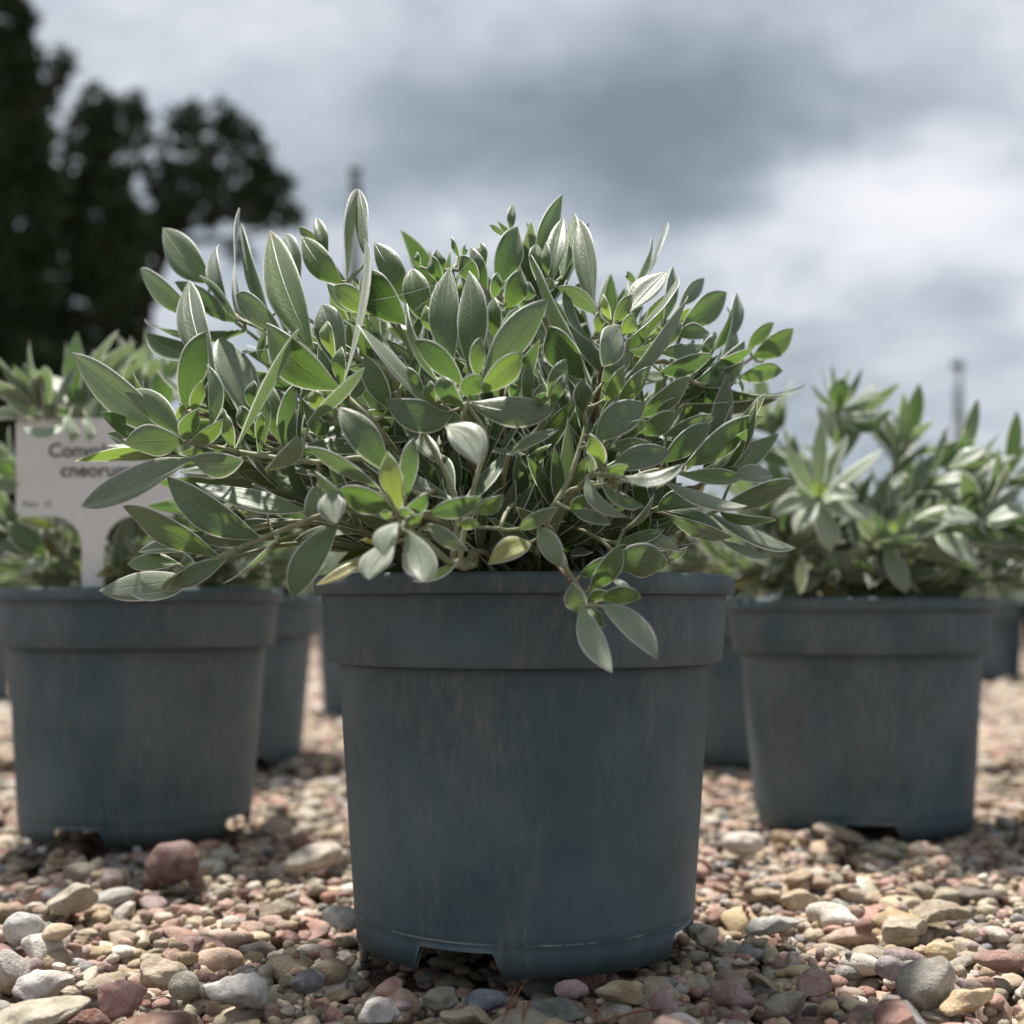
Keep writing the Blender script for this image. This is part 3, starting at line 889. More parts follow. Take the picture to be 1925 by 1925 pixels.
# traced leaves of the middle plant: crop letter, base x y, middle x y, tip x y, visible width (crop px), tone (0 silver .. 1 green .. 2 young), depth offset (cm, + = farther)
ORG = dict(A=(100, 330), B=(560, 330), C=(980, 380), D=(560, 720), E=(130, 760), F=(980, 760))
KS = 600.0 / 1925.0
TR = """
A 950 650 790 490 660 315 190 1 1
A 900 870 660 690 525 565 135 .5 1.5
A 975 1200 855 900 820 630 190 .2 -1
A 1055 790 965 570 1000 415 105 .6 0
A 1110 885 930 760 730 640 125 .9 0.5
A 1110 870 1010 720 880 605 75 1 0.3
A 1160 890 1100 600 1120 195 34 .2 1
A 1310 870 1205 560 1130 285 120 .6 1
A 1565 1045 1405 670 1310 330 225 1.1 0
A 1490 640 1440 450 1390 350 90 .2 2
A 1175 930 800 950 550 865 100 .7 1
A 1305 1040 850 1090 565 945 85 .5 1.5
A 790 1425 845 1150 920 940 165 .8 -2
A 845 1425 865 1320 910 1230 85 1.2 -2.5
A 935 1530 985 1330 925 1140 90 .3 -1.5
A 770 1575 400 1310 110 1070 235 .1 -1
A 770 1565 610 1400 430 1310 155 1.3 -2
A 790 1595 820 1500 880 1410 110 .9 -2.7
A 755 1470 770 1420 795 1375 55 1.6 -2
A 785 1605 600 1600 428 1620 180 .4 -2
A 810 1620 930 1570 1020 1470 85 .8 -2.5
E 745 330 400 490 70 610 195 .15 -2
A 825 1705 990 1740 1145 1715 145 .3 -2
A 1105 1640 1320 1190 1485 925 72 .1 -2.2
A 1730 1290 1450 1110 1285 890 235 1 -1.5
A 1210 1500 1100 1200 1010 970 230 .1 2
A 1390 1640 1410 1430 1455 1260 115 .4 1
A 1385 1630 1320 1430 1325 1270 115 1 1
A 1755 1210 1680 950 1620 780 190 .2 1.5
A 1700 1110 1655 960 1645 885 85 1.5 0.6
A 1745 1265 1725 1140 1740 1030 78 1 0.2
A 1752 1250 1845 760 1882 385 46 .1 -1
A 1530 1500 1720 1310 1880 1160 82 .1 -1.6
A 1385 965 1230 810 1100 720 150 .2 1.6
A 1745 655 1600 520 1500 365 150 1 1.5
A 1655 480 1620 360 1585 250 75 .8 2
A 1610 430 1540 365 1475 310 60 1.1 2.2
A 1770 655 1805 320 1838 78 80 .2 1
A 1900 510 1885 300 1842 82 92 .2 1
A 1930 840 1800 740 1690 665 125 1.5 0.5
A 1840 830 1730 740 1650 650 95 .2 1
A 1240 1690 1265 1480 1295 1345 75 .4 0.2
A 1235 1610 1245 1500 1265 1430 52 .8 -0.4
A 1225 1430 1205 1320 1205 1235 85 .5 1.5
A 1210 1570 1160 1470 1125 1390 95 .5 1.2
A 1090 1645 1050 1530 1035 1432 72 1.3 -0.6
A 1065 1640 1035 1500 1020 1400 60 .6 0.2
A 1280 1780 1430 1690 1470 1562 115 .2 -2
A 1650 1450 1590 1360 1565 1290 85 1.4 1
A 1480 1680 1440 1560 1480 1400 60 .5 1
A 1660 1500 1600 1520 1500 1340 90 .5 1.5
B 690 810 560 570 458 405 155 1 1
B 655 895 500 730 398 565 205 1 0
B 810 910 725 720 690 558 155 1 0.5
B 875 610 850 520 838 445 75 .8 3
B 860 650 830 560 800 485 80 .8 2.5
B 728 570 722 510 715 462 34 .6 4
B 935 1140 885 850 920 550 170 .4 -1.2
B 1040 1210 1045 860 1030 573 182 .7 -2
B 1105 1250 1320 970 1512 740 190 .3 -2
B 1095 1315 1240 1180 1347 1080 150 1.2 -3
B 1090 1225 1080 1090 1110 972 92 1 -2.5
B 1000 1275 850 1110 700 990 130 .5 -2
B 845 1245 715 1010 655 773 66 .1 -1
B 1030 1335 1050 1265 1118 1222 130 .9 -3.5
B 1002 1395 900 1300 878 1208 120 .6 -2.5
B 925 1435 740 1455 525 1343 185 .6 -1.0
B 1030 1368 1310 1420 1552 1408 175 .1 -1.2
B 895 1510 1020 1600 1092 1745 185 .03 -2.5
B 785 1395 570 1140 362 898 112 .2 -1.2
B 560 1415 470 1240 400 1083 130 .6 -0.3
B 765 1385 700 1250 650 1153 85 .8 -0.5
B 810 1405 795 1310 793 1237 80 1 -1
B 1435 490 1505 310 1597 112 130 1 1
B 1525 650 1560 440 1602 253 112 .3 0.5
B 1585 630 1645 430 1668 226 85 .7 1
B 1785 825 1750 520 1695 262 142 .1 -0.5
B 1440 630 1435 510 1442 413 92 1 1
B 1500 610 1500 500 1495 398 55 1 0.3
B 1200 670 1270 470 1328 308 165 .7 0.6
B 1255 810 1310 690 1347 568 135 1.1 0
B 1285 340 1287 250 1295 168 48 .3 3
B 1255 375 1200 325 1153 300 36 .2 3
B 975 500 945 430 922 368 36 .6 4
B 1125 570 1110 480 1100 403 75 .8 3
B 1003 500 1008 455 1012 418 38 .6 4
B 1140 710 1080 560 1040 430 100 .7 1.5
B 1090 650 1020 560 975 488 115 .9 1
B 1190 990 1178 860 1180 728 102 1 -0.5
B 1180 745 1198 660 1207 583 75 1 0.3
B 1765 1255 1570 840 1403 478 95 .2 -1.2
B 835 970 785 870 768 783 85 1.5 -0.2
B 1240 935 1290 870 1328 808 92 .3 -1
B 1725 1230 1590 1060 1508 908 195 .9 -1
B 1505 1335 1570 1210 1618 1103 92 .4 -1.5
B 1515 1385 1570 1290 1603 1195 62 .5 -2
B 1370 1385 1385 1250 1390 1125 72 .4 -1.2
B 1310 1375 1300 1300 1290 1238 58 .5 -0.6
B 1420 1385 1455 1320 1477 1258 62 .6 -1.6
B 1450 1395 1478 1350 1492 1315 80 .6 -2
B 1715 1435 1725 1320 1735 1228 112 .9 -1.5
B 1805 845 1690 735 1560 675 100 .1 -1.5
B 1785 1005 1640 850 1623 628 56 .3 -1.6
B 1885 875 1855 800 1838 712 55 1.9 -2
B 1820 965 1815 890 1822 818 68 1.5 -2.2
B 545 1795 390 1570 250 1397 172 .4 -2.5
B 495 1895 280 1755 45 1635 95 .3 -2.2
B 1270 1685 1420 1600 1572 1528 62 .3 -1
B 240 1290 170 1190 120 1020 110 .5 2
B 650 1200 610 1130 620 1090 90 .9 0.5
B 560 870 480 790 440 560 90 .3 2
B 1640 830 1690 720 1780 640 100 .9 1.5
B 1350 760 1390 700 1400 640 90 .3 0.5
B 1480 690 1520 660 1570 640 70 .4 0
C 760 455 830 290 882 122 52 .3 1.5
C 690 485 752 350 792 213 38 .2 1.5
C 695 500 655 455 633 418 45 .3 2
C 635 675 760 540 877 418 132 0 0.5
C 858 725 900 540 915 387 90 .6 1.5
C 615 845 840 660 943 453 66 .1 -1.5
C 645 1055 850 830 1008 567 92 .3 -1.5
C 560 745 605 650 673 558 82 1.3 -1
C 620 805 655 740 688 675 92 1.4 -1.8
C 600 745 540 860 492 990 175 .7 -3
C 960 745 1100 650 1240 543 155 1 1.5
C 955 630 1030 540 1105 457 85 .2 3
C 1155 895 1270 710 1300 545 95 .4 3
C 1175 1025 1268 820 1237 622 64 .4 2.5
C 1035 1092 1240 1010 1347 832 150 .8 1.5
C 1365 885 1440 800 1525 727 85 1.1 3
C 1395 935 1530 860 1642 763 132 .9 3
C 1445 975 1500 910 1552 857 44 .4 2.5
C 1305 1060 1440 1025 1578 1018 112 1 2.5
C 1135 1090 1400 1165 1715 1103 98 .4 2.5
C 990 1215 1250 1215 1545 1190 105 .8 2
C 835 1030 1000 985 1155 920 115 .9 0
C 1090 925 1125 870 1162 805 62 .5 1.5
C 945 805 1040 785 1138 790 105 .9 2
C 845 885 910 780 957 688 92 .9 0.5
C 825 900 970 900 1105 858 90 .3 1.5
C 695 1305 880 1170 1018 1053 132 1 0
C 785 1325 870 1250 945 1180 82 .8 0.3
C 715 1400 840 1335 942 1275 122 .9 -0.5
C 455 1445 590 1310 752 1215 182 .4 -1.5
C 585 1412 680 1360 772 1328 78 .6 -1.5
C 525 1615 720 1545 903 1505 142 .5 -2
C 855 1412 1020 1345 1170 1293 92 .1 1
C 845 1575 1020 1440 1150 1338 132 .9 0.3
C 985 1595 1260 1430 1467 1292 155 .9 1
C 1055 1625 1220 1555 1328 1428 44 .3 0.8
C 955 1640 1160 1665 1343 1652 102 1.1 0
C 1275 1650 1400 1640 1520 1645 112 .1 2
C 1195 1845 1450 1760 1652 1685 142 .7 1.5
C 865 1680 1130 1795 1365 1832 82 .05 -0.5
C 575 1650 800 1695 980 1573 85 .05 -2
C 525 1495 650 1460 795 1465 88 .1 -1
C 480 1595 455 1490 408 1398 112 1.4 -2.5
C 412 1645 420 1570 392 1508 62 .1 -3
C 405 1640 455 1800 638 1895 82 .1 -3
C 485 1695 600 1800 742 1832 78 .4 -2.5
C 515 1655 580 1620 645 1595 75 1.2 -3
C 370 1275 375 1160 378 1067 112 .9 -1.5
C 505 1205 565 1100 622 988 92 1.2 -1
C 575 1215 690 1105 785 988 102 .8 -1
C 485 1095 575 980 658 893 112 .2 -0.5
C 175 1175 220 1060 275 942 100 .4 -1
C 815 1865 960 1800 1118 1835 125 .8 0.5
C 960 1000 1050 960 1160 940 80 .3 2
C 640 900 800 880 930 780 90 .2 1.5
F 540 985 720 945 888 975 195 .6 -0.5
F 408 1122 525 990 603 848 132 .9 -1.5
F 350 1045 440 990 540 915 75 .4 -1
F 95 742 185 860 242 988 122 .1 -2
F 335 1258 330 1170 300 1075 122 .2 -2.5
F 468 1180 600 1150 730 1165 98 1 -1.8
F 398 1192 460 1150 522 1140 72 1.2 -2
F 362 1205 430 1420 548 1615 142 .05 -2.5
F 488 1208 665 1340 825 1540 142 .05 -2.2
F 400 1210 445 1285 515 1332 92 .9 -2.5
F 550 1048 610 1085 695 1142 44 .2 -0.8
F 880 665 1080 760 1272 800 92 .3 1.5
F 890 650 1060 680 1222 762 85 .7 2
F 1140 655 1400 790 1655 865 115 .6 4
F 1200 815 1340 890 1510 922 52 .2 4
F 600 850 780 820 965 890 92 .1 1
F 555 835 720 800 865 752 75 .8 1
F 885 945 940 910 1005 860 44 .2 1.5
F 605 765 720 670 805 540 48 .2 0
F 305 640 430 685 545 722 82 .3 -1.5
F 300 645 360 590 432 560 82 .7 -1
F -20 760 90 690 225 625 80 .2 -1.5
F 1200 650 1330 690 1540 700 60 .9 3.5
D 622 785 562 590 540 412 132 1.8 -3
D 658 695 660 500 702 333 112 .3 -2.5
D 575 785 400 700 232 650 152 .8 -3
D 385 795 240 680 98 533 74 .3 -3
D 638 805 720 740 782 662 92 .7 -3.5
D 785 785 960 750 1107 690 115 .6 -3
D 628 885 690 840 758 798 72 1.1 -4
D 605 845 530 930 525 1040 115 .05 -4
D 585 955 475 1080 428 1182 142 .05 -3.2
D 655 888 735 1070 748 1195 190 .05 -3.5
D 775 850 890 930 1030 1015 92 .1 -2.6
D 1070 785 1160 740 1245 675 92 1.1 -1.5
D 1105 870 1030 850 962 860 68 1.3 -2
D 1402 962 1290 1000 1148 1092 130 2.3 -1.2
D 130 600 100 710 45 805 95 .3 -1
D 205 640 210 750 232 845 160 .05 -1.5
E 1620 728 1440 950 1350 1170 172 .4 -2
E 1795 918 1650 1015 1488 1088 66 2.6 -0.5
D 965 1058 840 1160 690 1190 62 1.6 -2
D 560 830 530 790 525 770 60 1.3 -4
D 600 800 640 780 700 790 55 1.3 -4
E 1155 812 830 640 588 438 205 .4 -0.5
E 1425 640 1100 580 765 472 142 .3 0.5
E 895 915 580 750 322 615 155 1.1 -0.5
E 665 960 500 955 348 962 106 1 0
E 745 1055 450 1090 178 1125 165 .1 -0.5
E 945 928 770 1025 605 1095 112 .6 -1.2
E 805 880 600 860 415 890 95 .2 0.5
E 905 765 770 700 640 720 125 .2 0.8
E 1270 795 1110 960 930 1082 46 .1 -0.5
E 745 1010 710 960 690 895 72 .1 -0.8
E 1135 825 950 800 770 810 115 .2 0.6
E 560 1115 620 1050 690 1000 44 .3 -1.4
E 690 1110 540 1165 370 1140 60 .2 -1.2
"""
PLX, PLY = POTS[0]['x'], POTS[0]['Y']
DOME_C = at(830, 1085, PLY)
DRX, DRZ, DRY = 0.200, 0.235, 0.150


def dome_depth(px, py):
    p = at(px, py, PLY)
    dx = (p.x - DOME_C.x) / DRX
    dz = max(0.0, (p.z - DOME_C.z) / DRZ)
    return -DRY * math.sqrt(max(0.0, 1 - dx * dx - dz * dz))


GLINT = (SUN_DIR + Vector((0, -1, 0.05)).normalized()).normalized()
plant = empty('silver_bush', (PLX, PLY, 0.175))
tag(plant, 'big silver-leaved shrub in sharp focus, spilling over the middle pot', 'shrub', 'silver-leaved shrubs in pots')
ROOT = Vector((PLX, PLY, 0.175))
inv = -np.array(ROOT)
CAMP = np.array((0, 0, HC))
bases, n_leaf = [], 0
for line in TR.strip().split('\n'):
    q = line.split(); og = ORG[q[0]]
    bx, by, mx, my, tx, ty, w, tone, dz = [float(s) for s in q[1:]]
    if tone <= 0.05: dz -= 2.0
    P = [(og[0] + x * KS, og[1] + y * KS) for x, y in ((bx, by), (mx, my), (tx, ty))]
    dd = [dome_depth(*p) for p in P]
    span = math.hypot(P[2][0] - P[0][0], P[2][1] - P[0][1])
    dep = [PLY + dd[0] + dz * 0.01 + 0.008, PLY + (dd[0] + dd[2]) / 2 + dz * 0.01 - 0.003, PLY + dd[2] + dz * 0.01 - 0.004]
    # keep the depth change along a leaf moderate
    lim = 0.35 * span * PLY / FPX + 0.006
    mid_y = sum(dep) / 3
    dep = [min(max(y, mid_y - lim), mid_y + lim) for y in dep]
    if tone <= 0.05:        # silky leaves that bend over and mirror the bright sky: the tip comes forward where it hangs
        q0, q2 = at(P[0][0], P[0][1], dep[1]), at(P[2][0], P[2][1], dep[1])
        dy = 0.5 * ((q2.x - q0.x) * GLINT.x + (q2.z - q0.z) * GLINT.z) / -GLINT.y
        dy = max(-0.030, min(0.020, dy))
        dep = [dep[1] - dy / 2, dep[1], dep[1] + dy / 2]
    pts = [np.array(at(p[0], p[1], y)) for p, y in zip(P, dep)]
    # hanging leaves stay in front of the pot wall
    for k in range(3):
        x, y, z = pts[k]
        if z < 0.200 and math.hypot(x - PLX, y - PLY) < 0.118:
            y2 = PLY - math.sqrt(max(0, 0.118 ** 2 - (x - PLX) ** 2))
            pts[k] = np.array(at(P[k][0], P[k][1], min(y, y2)))
    L = np.linalg.norm(pts[1] - pts[0]) + np.linalg.norm(pts[2] - pts[1])
    vis = w * KS * dep[1] / FPX
    true = max(vis * 1.06, 0.20 * L)
    cosr = min(1.0, vis * 1.03 / true)
    roll = math.acos(cosr)
    tan = pts[2] - pts[0]; tan /= np.linalg.norm(tan)
    n0 = CAMP - pts[1]; n0 = n0 - tan * (n0 @ tan); n0 /= np.linalg.norm(n0)
    s0 = np.cross(tan, n0)
    up = 1 if s0[2] > 0 else -1                    # +: the visible face leans up towards the sun
    rise = (P[0][1] - P[2][1]) / (span + 1e-6)     # upright leaves are seen against the light
    if tone <= 0.05:
        roll, sg = max(roll, rnd.uniform(0.45, 0.75)), up
        true *= 1.15
    else:
        roll += rnd.uniform(0.0, 0.30)
        sg = -up if (tone > 0.85 and rise > 0.1) or rnd.random() < (0.92 if rise > 0.25 else 0.4) else up
    nr = n0 * math.cos(roll) + s0 * (math.sin(roll) * sg)
    if tone <= 0.05:
        nr = np.array(GLINT); nr = nr - tan * (nr @ tan); nr /= np.linalg.norm(nr)
        true = vis * min(1.7, 1.0 / max(0.4, abs(nr @ n0)))
    vv = leaf_verts(pts[0], pts[1], pts[2], true * 1.08, nr, rnd.uniform(0.08, 0.42) * rnd.choice((1, 1, 1, -0.5)), rnd.uniform(0.01, 0.05), rnd.uniform(-0.5, 0.5), nrg)
    leaf_object(vv + inv, min(tone + rnd.uniform(0.05, 0.35) + (0.15 if 0.25 < tone < 0.9 and rise > 0.3 else 0), 2.9) if tone > 0.05 else tone, rnd.uniform(0.86, 1.1), plant)
    n_leaf += 1
    bases.append((Vector(pts[0]), Vector(pts[2] - pts[0])))

# stems: cluster the leaf bases, one branch from the crown of the plant to each cluster
def stem_curve(a, b, n=9, sag=0.3, g=rnd):
    d = b - a
    mid = a + d * 0.5 + Vector((0, 0, 1)) * (d.length * sag * 0.45) + Vector((g.uniform(-1, 1), g.uniform(-1, 1), 0)) * 0.012
    return bez(a, mid, b, n)


# traced visible branches first: pixel paths and depth offsets
VIS = [('A', [(2010, 1180), (1700, 1060), (1380, 955), (1160, 885), (1060, 800)], 1.0), ('E', [(1900, 560), (1560, 655), (1150, 812), (900, 918), (700, 990)], -0.6),
       ('E', [(1800, 330), (1500, 350), (1100, 300), (860, 250), (700, 215)], -1.6), ('F', [(120, 800), (190, 880), (250, 965), (400, 1180), (450, 1240)], -2.0),
       ('D', [(980, 1100), (1010, 860), (1080, 560), (1140, 330), (1010, 120)], -1.0), ('D', [(940, 1080), (960, 800), (900, 560), (760, 300), (740, 180)], 0.5),
       ('F', [(150, 700), (280, 470), (350, 270), (390, 120), (380, 20)], -0.5), ('A', [(1925, 1480), (1780, 1340), (1700, 1260), (1600, 1150), (1560, 1040)], 0.0),
       ('C', [(640, 1060), (860, 960), (1040, 1090), (1180, 1080), (1320, 1050)], 2.0), ('F', [(300, 520), (560, 480), (800, 400), (960, 410), (1100, 430)], 0.5),
       ('D', [(930, 1090), (800, 980), (700, 900), (620, 830), (590, 790)], -2.6)]
stem_paths = []
for cr, pth, dz in VIS:
    og = ORG[cr]; pts = []
    for x, y in pth:
        X, Yp = og[0] + x * KS, og[1] + y * KS
        pts.append(at(X, Yp, PLY + dome_depth(X, Yp) + dz * 0.01 + 0.010))
    full = stem_curve(ROOT + Vector((rnd.uniform(-.02, .02), rnd.uniform(-.02, .02), -0.004)), pts[0], 5, 0.22) + pts[1:] if (pts[0] - ROOT).length > 0.02 else pts
    # keep clear of the pot wall
    for p in full:
        if p.z < 0.200 and 0.098 < math.hypot(p.x - PLX, p.y - PLY) < 0.117: p.z = max(p.z, 0.197)
    sm = []
    for i in range(len(full) - 1):
        p0, p1, p2, p3 = full[max(i - 1, 0)], full[i], full[i + 1], full[min(i + 2, len(full) - 1)]
        for k in range(4):
            t = k / 4
            sm.append(0.5 * ((2 * p1) + (p2 - p0) * t + (2 * p0 - 5 * p1 + 4 * p2 - p3) * t * t + (3 * p1 - p0 - 3 * p2 + p3) * t ** 3))
    sm.append(full[-1])
    stem_paths.append(sm)
clusters = []
for p, d in bases:
    if min((p - q).length for s in stem_paths[:len(VIS)] for q in s) < 0.010: continue
    for c in clusters:
        if (c[0] / c[1] - p).length < 0.026:
            c[0] = c[0] + p; c[1] += 1; break
    else:
        clusters.append([p.copy(), 1])
for c in clusters:
    e = c[0] / c[1]
    b0 = ROOT + Vector((rnd.uniform(-.03, .03), rnd.uniform(-.03, .03), -0.004))
    stem_paths.append(stem_curve(b0, e, 10, 0.3 if e.z > 0.21 else 0.75))
for s in stem_paths:
    for p in s:
        if p.z < 0.199 and 0.098 < math.hypot(p.x - PLX, p.y - PLY) < 0.118: p.z = 0.200
    ge = Geo(); n = len(s)
    v, f = tube(s, [0.0019 - 0.0010 * i / (n - 1) for i in range(n)], 6)
    ge.add(np.array(v) + inv, f)
    ge.build('stem', M_wood if (s in stem_paths[len(VIS):] and rnd.random() < 0.25) else M_stem, plant)
# leaf stalks join each traced leaf to its nearest branch
stalk = Geo()
allp = [q for s in stem_paths for q in s]
for p, d in bases:
    qn = min(allp, key=lambda q: (q - p).length)
    if (qn - p).length > 0.0012:
        mid = (p + qn) / 2 - d.normalized() * 0.002
        v, f = tube(bez(p + d.normalized() * 0.002, mid, qn, 4), [0.0007, 0.0007, 0.0008, 0.0009, 0.001], 5)
        stalk.add(np.array(v) + inv, f)
o = stalk.build('leaf_stalks', M_stem, plant); tag(o, kind='stuff')


def rand_leaf(g, base, axis, length, tone, lum, spread, up=0.35, young=False):
    """a leaf leaving a stem at base, leaning away from the stem axis"""
    ax = np.array(axis); ax = ax / (np.linalg.norm(ax) + 1e-9)
    side = np.cross(ax, g.normal(size=3)); side /= np.linalg.norm(side) + 1e-9
    d = ax * math.cos(spread) + side * math.sin(spread)
    d = d + np.array([0, 0, up]) * 0.5; d /= np.linalg.norm(d)
    b = np.array(base)
    tip = b + d * length
    bend = (ax - d * (ax @ d)); mid = (b + tip) / 2 + bend * length * g.uniform(-0.10, 0.02) * -1 + g.normal(size=3) * length * 0.02
    nr = ax - d * (ax @ d) + g.normal(size=3) * 0.3
    return leaf_verts(b, mid, tip, length * g.uniform(0.19, 0.27), nr, g.uniform(0.05, 0.42), g.uniform(0.0, 0.05), g.uniform(-0.6, 0.6), g)


# filler foliage inside and behind the traced leaves
fill = Geo()
gf = np.random.default_rng(21)
fill_n = 0


def dome_r(p):
    return ((p[0] - DOME_C.x) / DRX) ** 2 + ((p[1] - PLY) / 0.175) ** 2 + (max(0, p[2] - DOME_C.z) / DRZ) ** 2


cands = []
back_paths = []
for i in range(58):
    a = gf.uniform(-0.3, math.pi + 0.3)           # behind: +Y half
    el = gf.uniform(0.05, 1.35)
    d = Vector((math.cos(a) * math.cos(el) * (0.125 if math.cos(a) > 0 else 0.19), math.sin(a) * math.cos(el) * 0.155, math.sin(el) * 0.165))
    e = Vector((PLX - 0.022, PLY, 0.19)) + d * gf.uniform(0.72, 1.0)
    back_paths.append(stem_curve(ROOT + Vector((gf.uniform(-.03, .03), gf.uniform(-.03, .03), -0.004)), e, 9, 0.3))
ge = Geo()
for s in back_paths:
    v, f = tube(s, [0.0022 - 0.0011 * i / (len(s) - 1) for i in range(len(s))], 5); ge.add(np.array(v) + inv, f)
o = ge.build('back_stems', M_stem, plant); tag(o, kind='stuff')
for s in stem_paths + back_paths:
    back = s in back_paths
    n = len(s)
    for i in range(2, n):
        for rep in range(3 if not back else 4):
            k = gf.uniform(0.3, 1.0)
            t = min(i + gf.uniform(-1, 0), n - 1.001)
            i0 = int(t); p = s[i0].lerp(s[i0 + 1], t - i0); ax = s[min(i0 + 1, n - 1)] - s[max(i0 - 1, 0)]
            if p.z < 0.193: continue
            frac = t / (n - 1)
            if frac < 0.33: continue
            L = gf.uniform(0.022, 0.050) * (1.0 if frac < 0.9 else 0.75)
            tone = float(np.clip(gf.normal(0.8, 0.3), 0, 1.3))
            v = rand_leaf(gf, p, ax, L, tone, 1, gf.uniform(0.45, 1.15))
            tip = v[-4]
            if tip[0] < -0.185: continue
            front = tip[1] < PLY - 0.01
            if front and (dome_r(tip) > 0.54 or dome_r(v[45]) > 0.54): continue
            if not front and (tip[2] > 0.39 or dome_r(tip) > 0.95): continue
            if tip[2] < 0.188 or (tip[2] < 0.205 and math.hypot(tip[0] - PLX, tip[1] - PLY) > 0.095): continue
            cands.append((dome_r(tip) + (0.4 if tip[2] > 0.3 else 0), v, tone))
    # young rosette at the tip of back stems
    if back:
        e, ax = s[-1], s[-1] - s[-3]
        for k in range(9):
            L = gf.uniform(0.030, 0.058)
            v = rand_leaf(gf, e, ax, L, 1, 1, gf.uniform(0.12, 0.9))
            if v[-4][2] < 0.195 or dome_r(v[-4]) > 0.98: continue
            cands.append((dome_r(v[-4]) + 0.3, v, float(np.clip(gf.normal(0.85, 0.35), 0, 1.6))))
cands.sort(key=lambda c: -c[0])
n_obj = max(0, 298 - n_leaf)
for i, (sc, v, tone) in enumerate(cands):
    if i < n_obj:
        leaf_object(v + inv, tone, float(gf.uniform(0.85, 1.1)), plant)
    else:
        fill.add(v + inv, LEAF_F, LEAF_UV, tone=tone, lum=float(gf.uniform(0.8, 1.1)))
# dry and yellowing leaves low down in the shrub
for i in range(60):
    a = gf.uniform(0, 6.28); rr = gf.uniform(0.01, 0.085)
    b = Vector((PLX + rr * math.cos(a), PLY + rr * math.sin(a), gf.uniform(0.184, 0.225)))
    v = rand_leaf(gf, b, (math.cos(a), math.sin(a), 0.2), gf.uniform(0.02, 0.04), 2.6, 1, gf.uniform(0.2, 1.0), 0.0)
    if v[:, 2].min() < 0.180: continue
    fill.add(v + inv, LEAF_F, LEAF_UV, tone=float(gf.uniform(2.3, 3.0)), lum=float(gf.uniform(0.5, 0.95)))
o = fill.build('foliage', M_leaf, plant, True, True); tag(o, kind='stuff')
print('traced leaves', n_leaf, 'filler', len(cands))


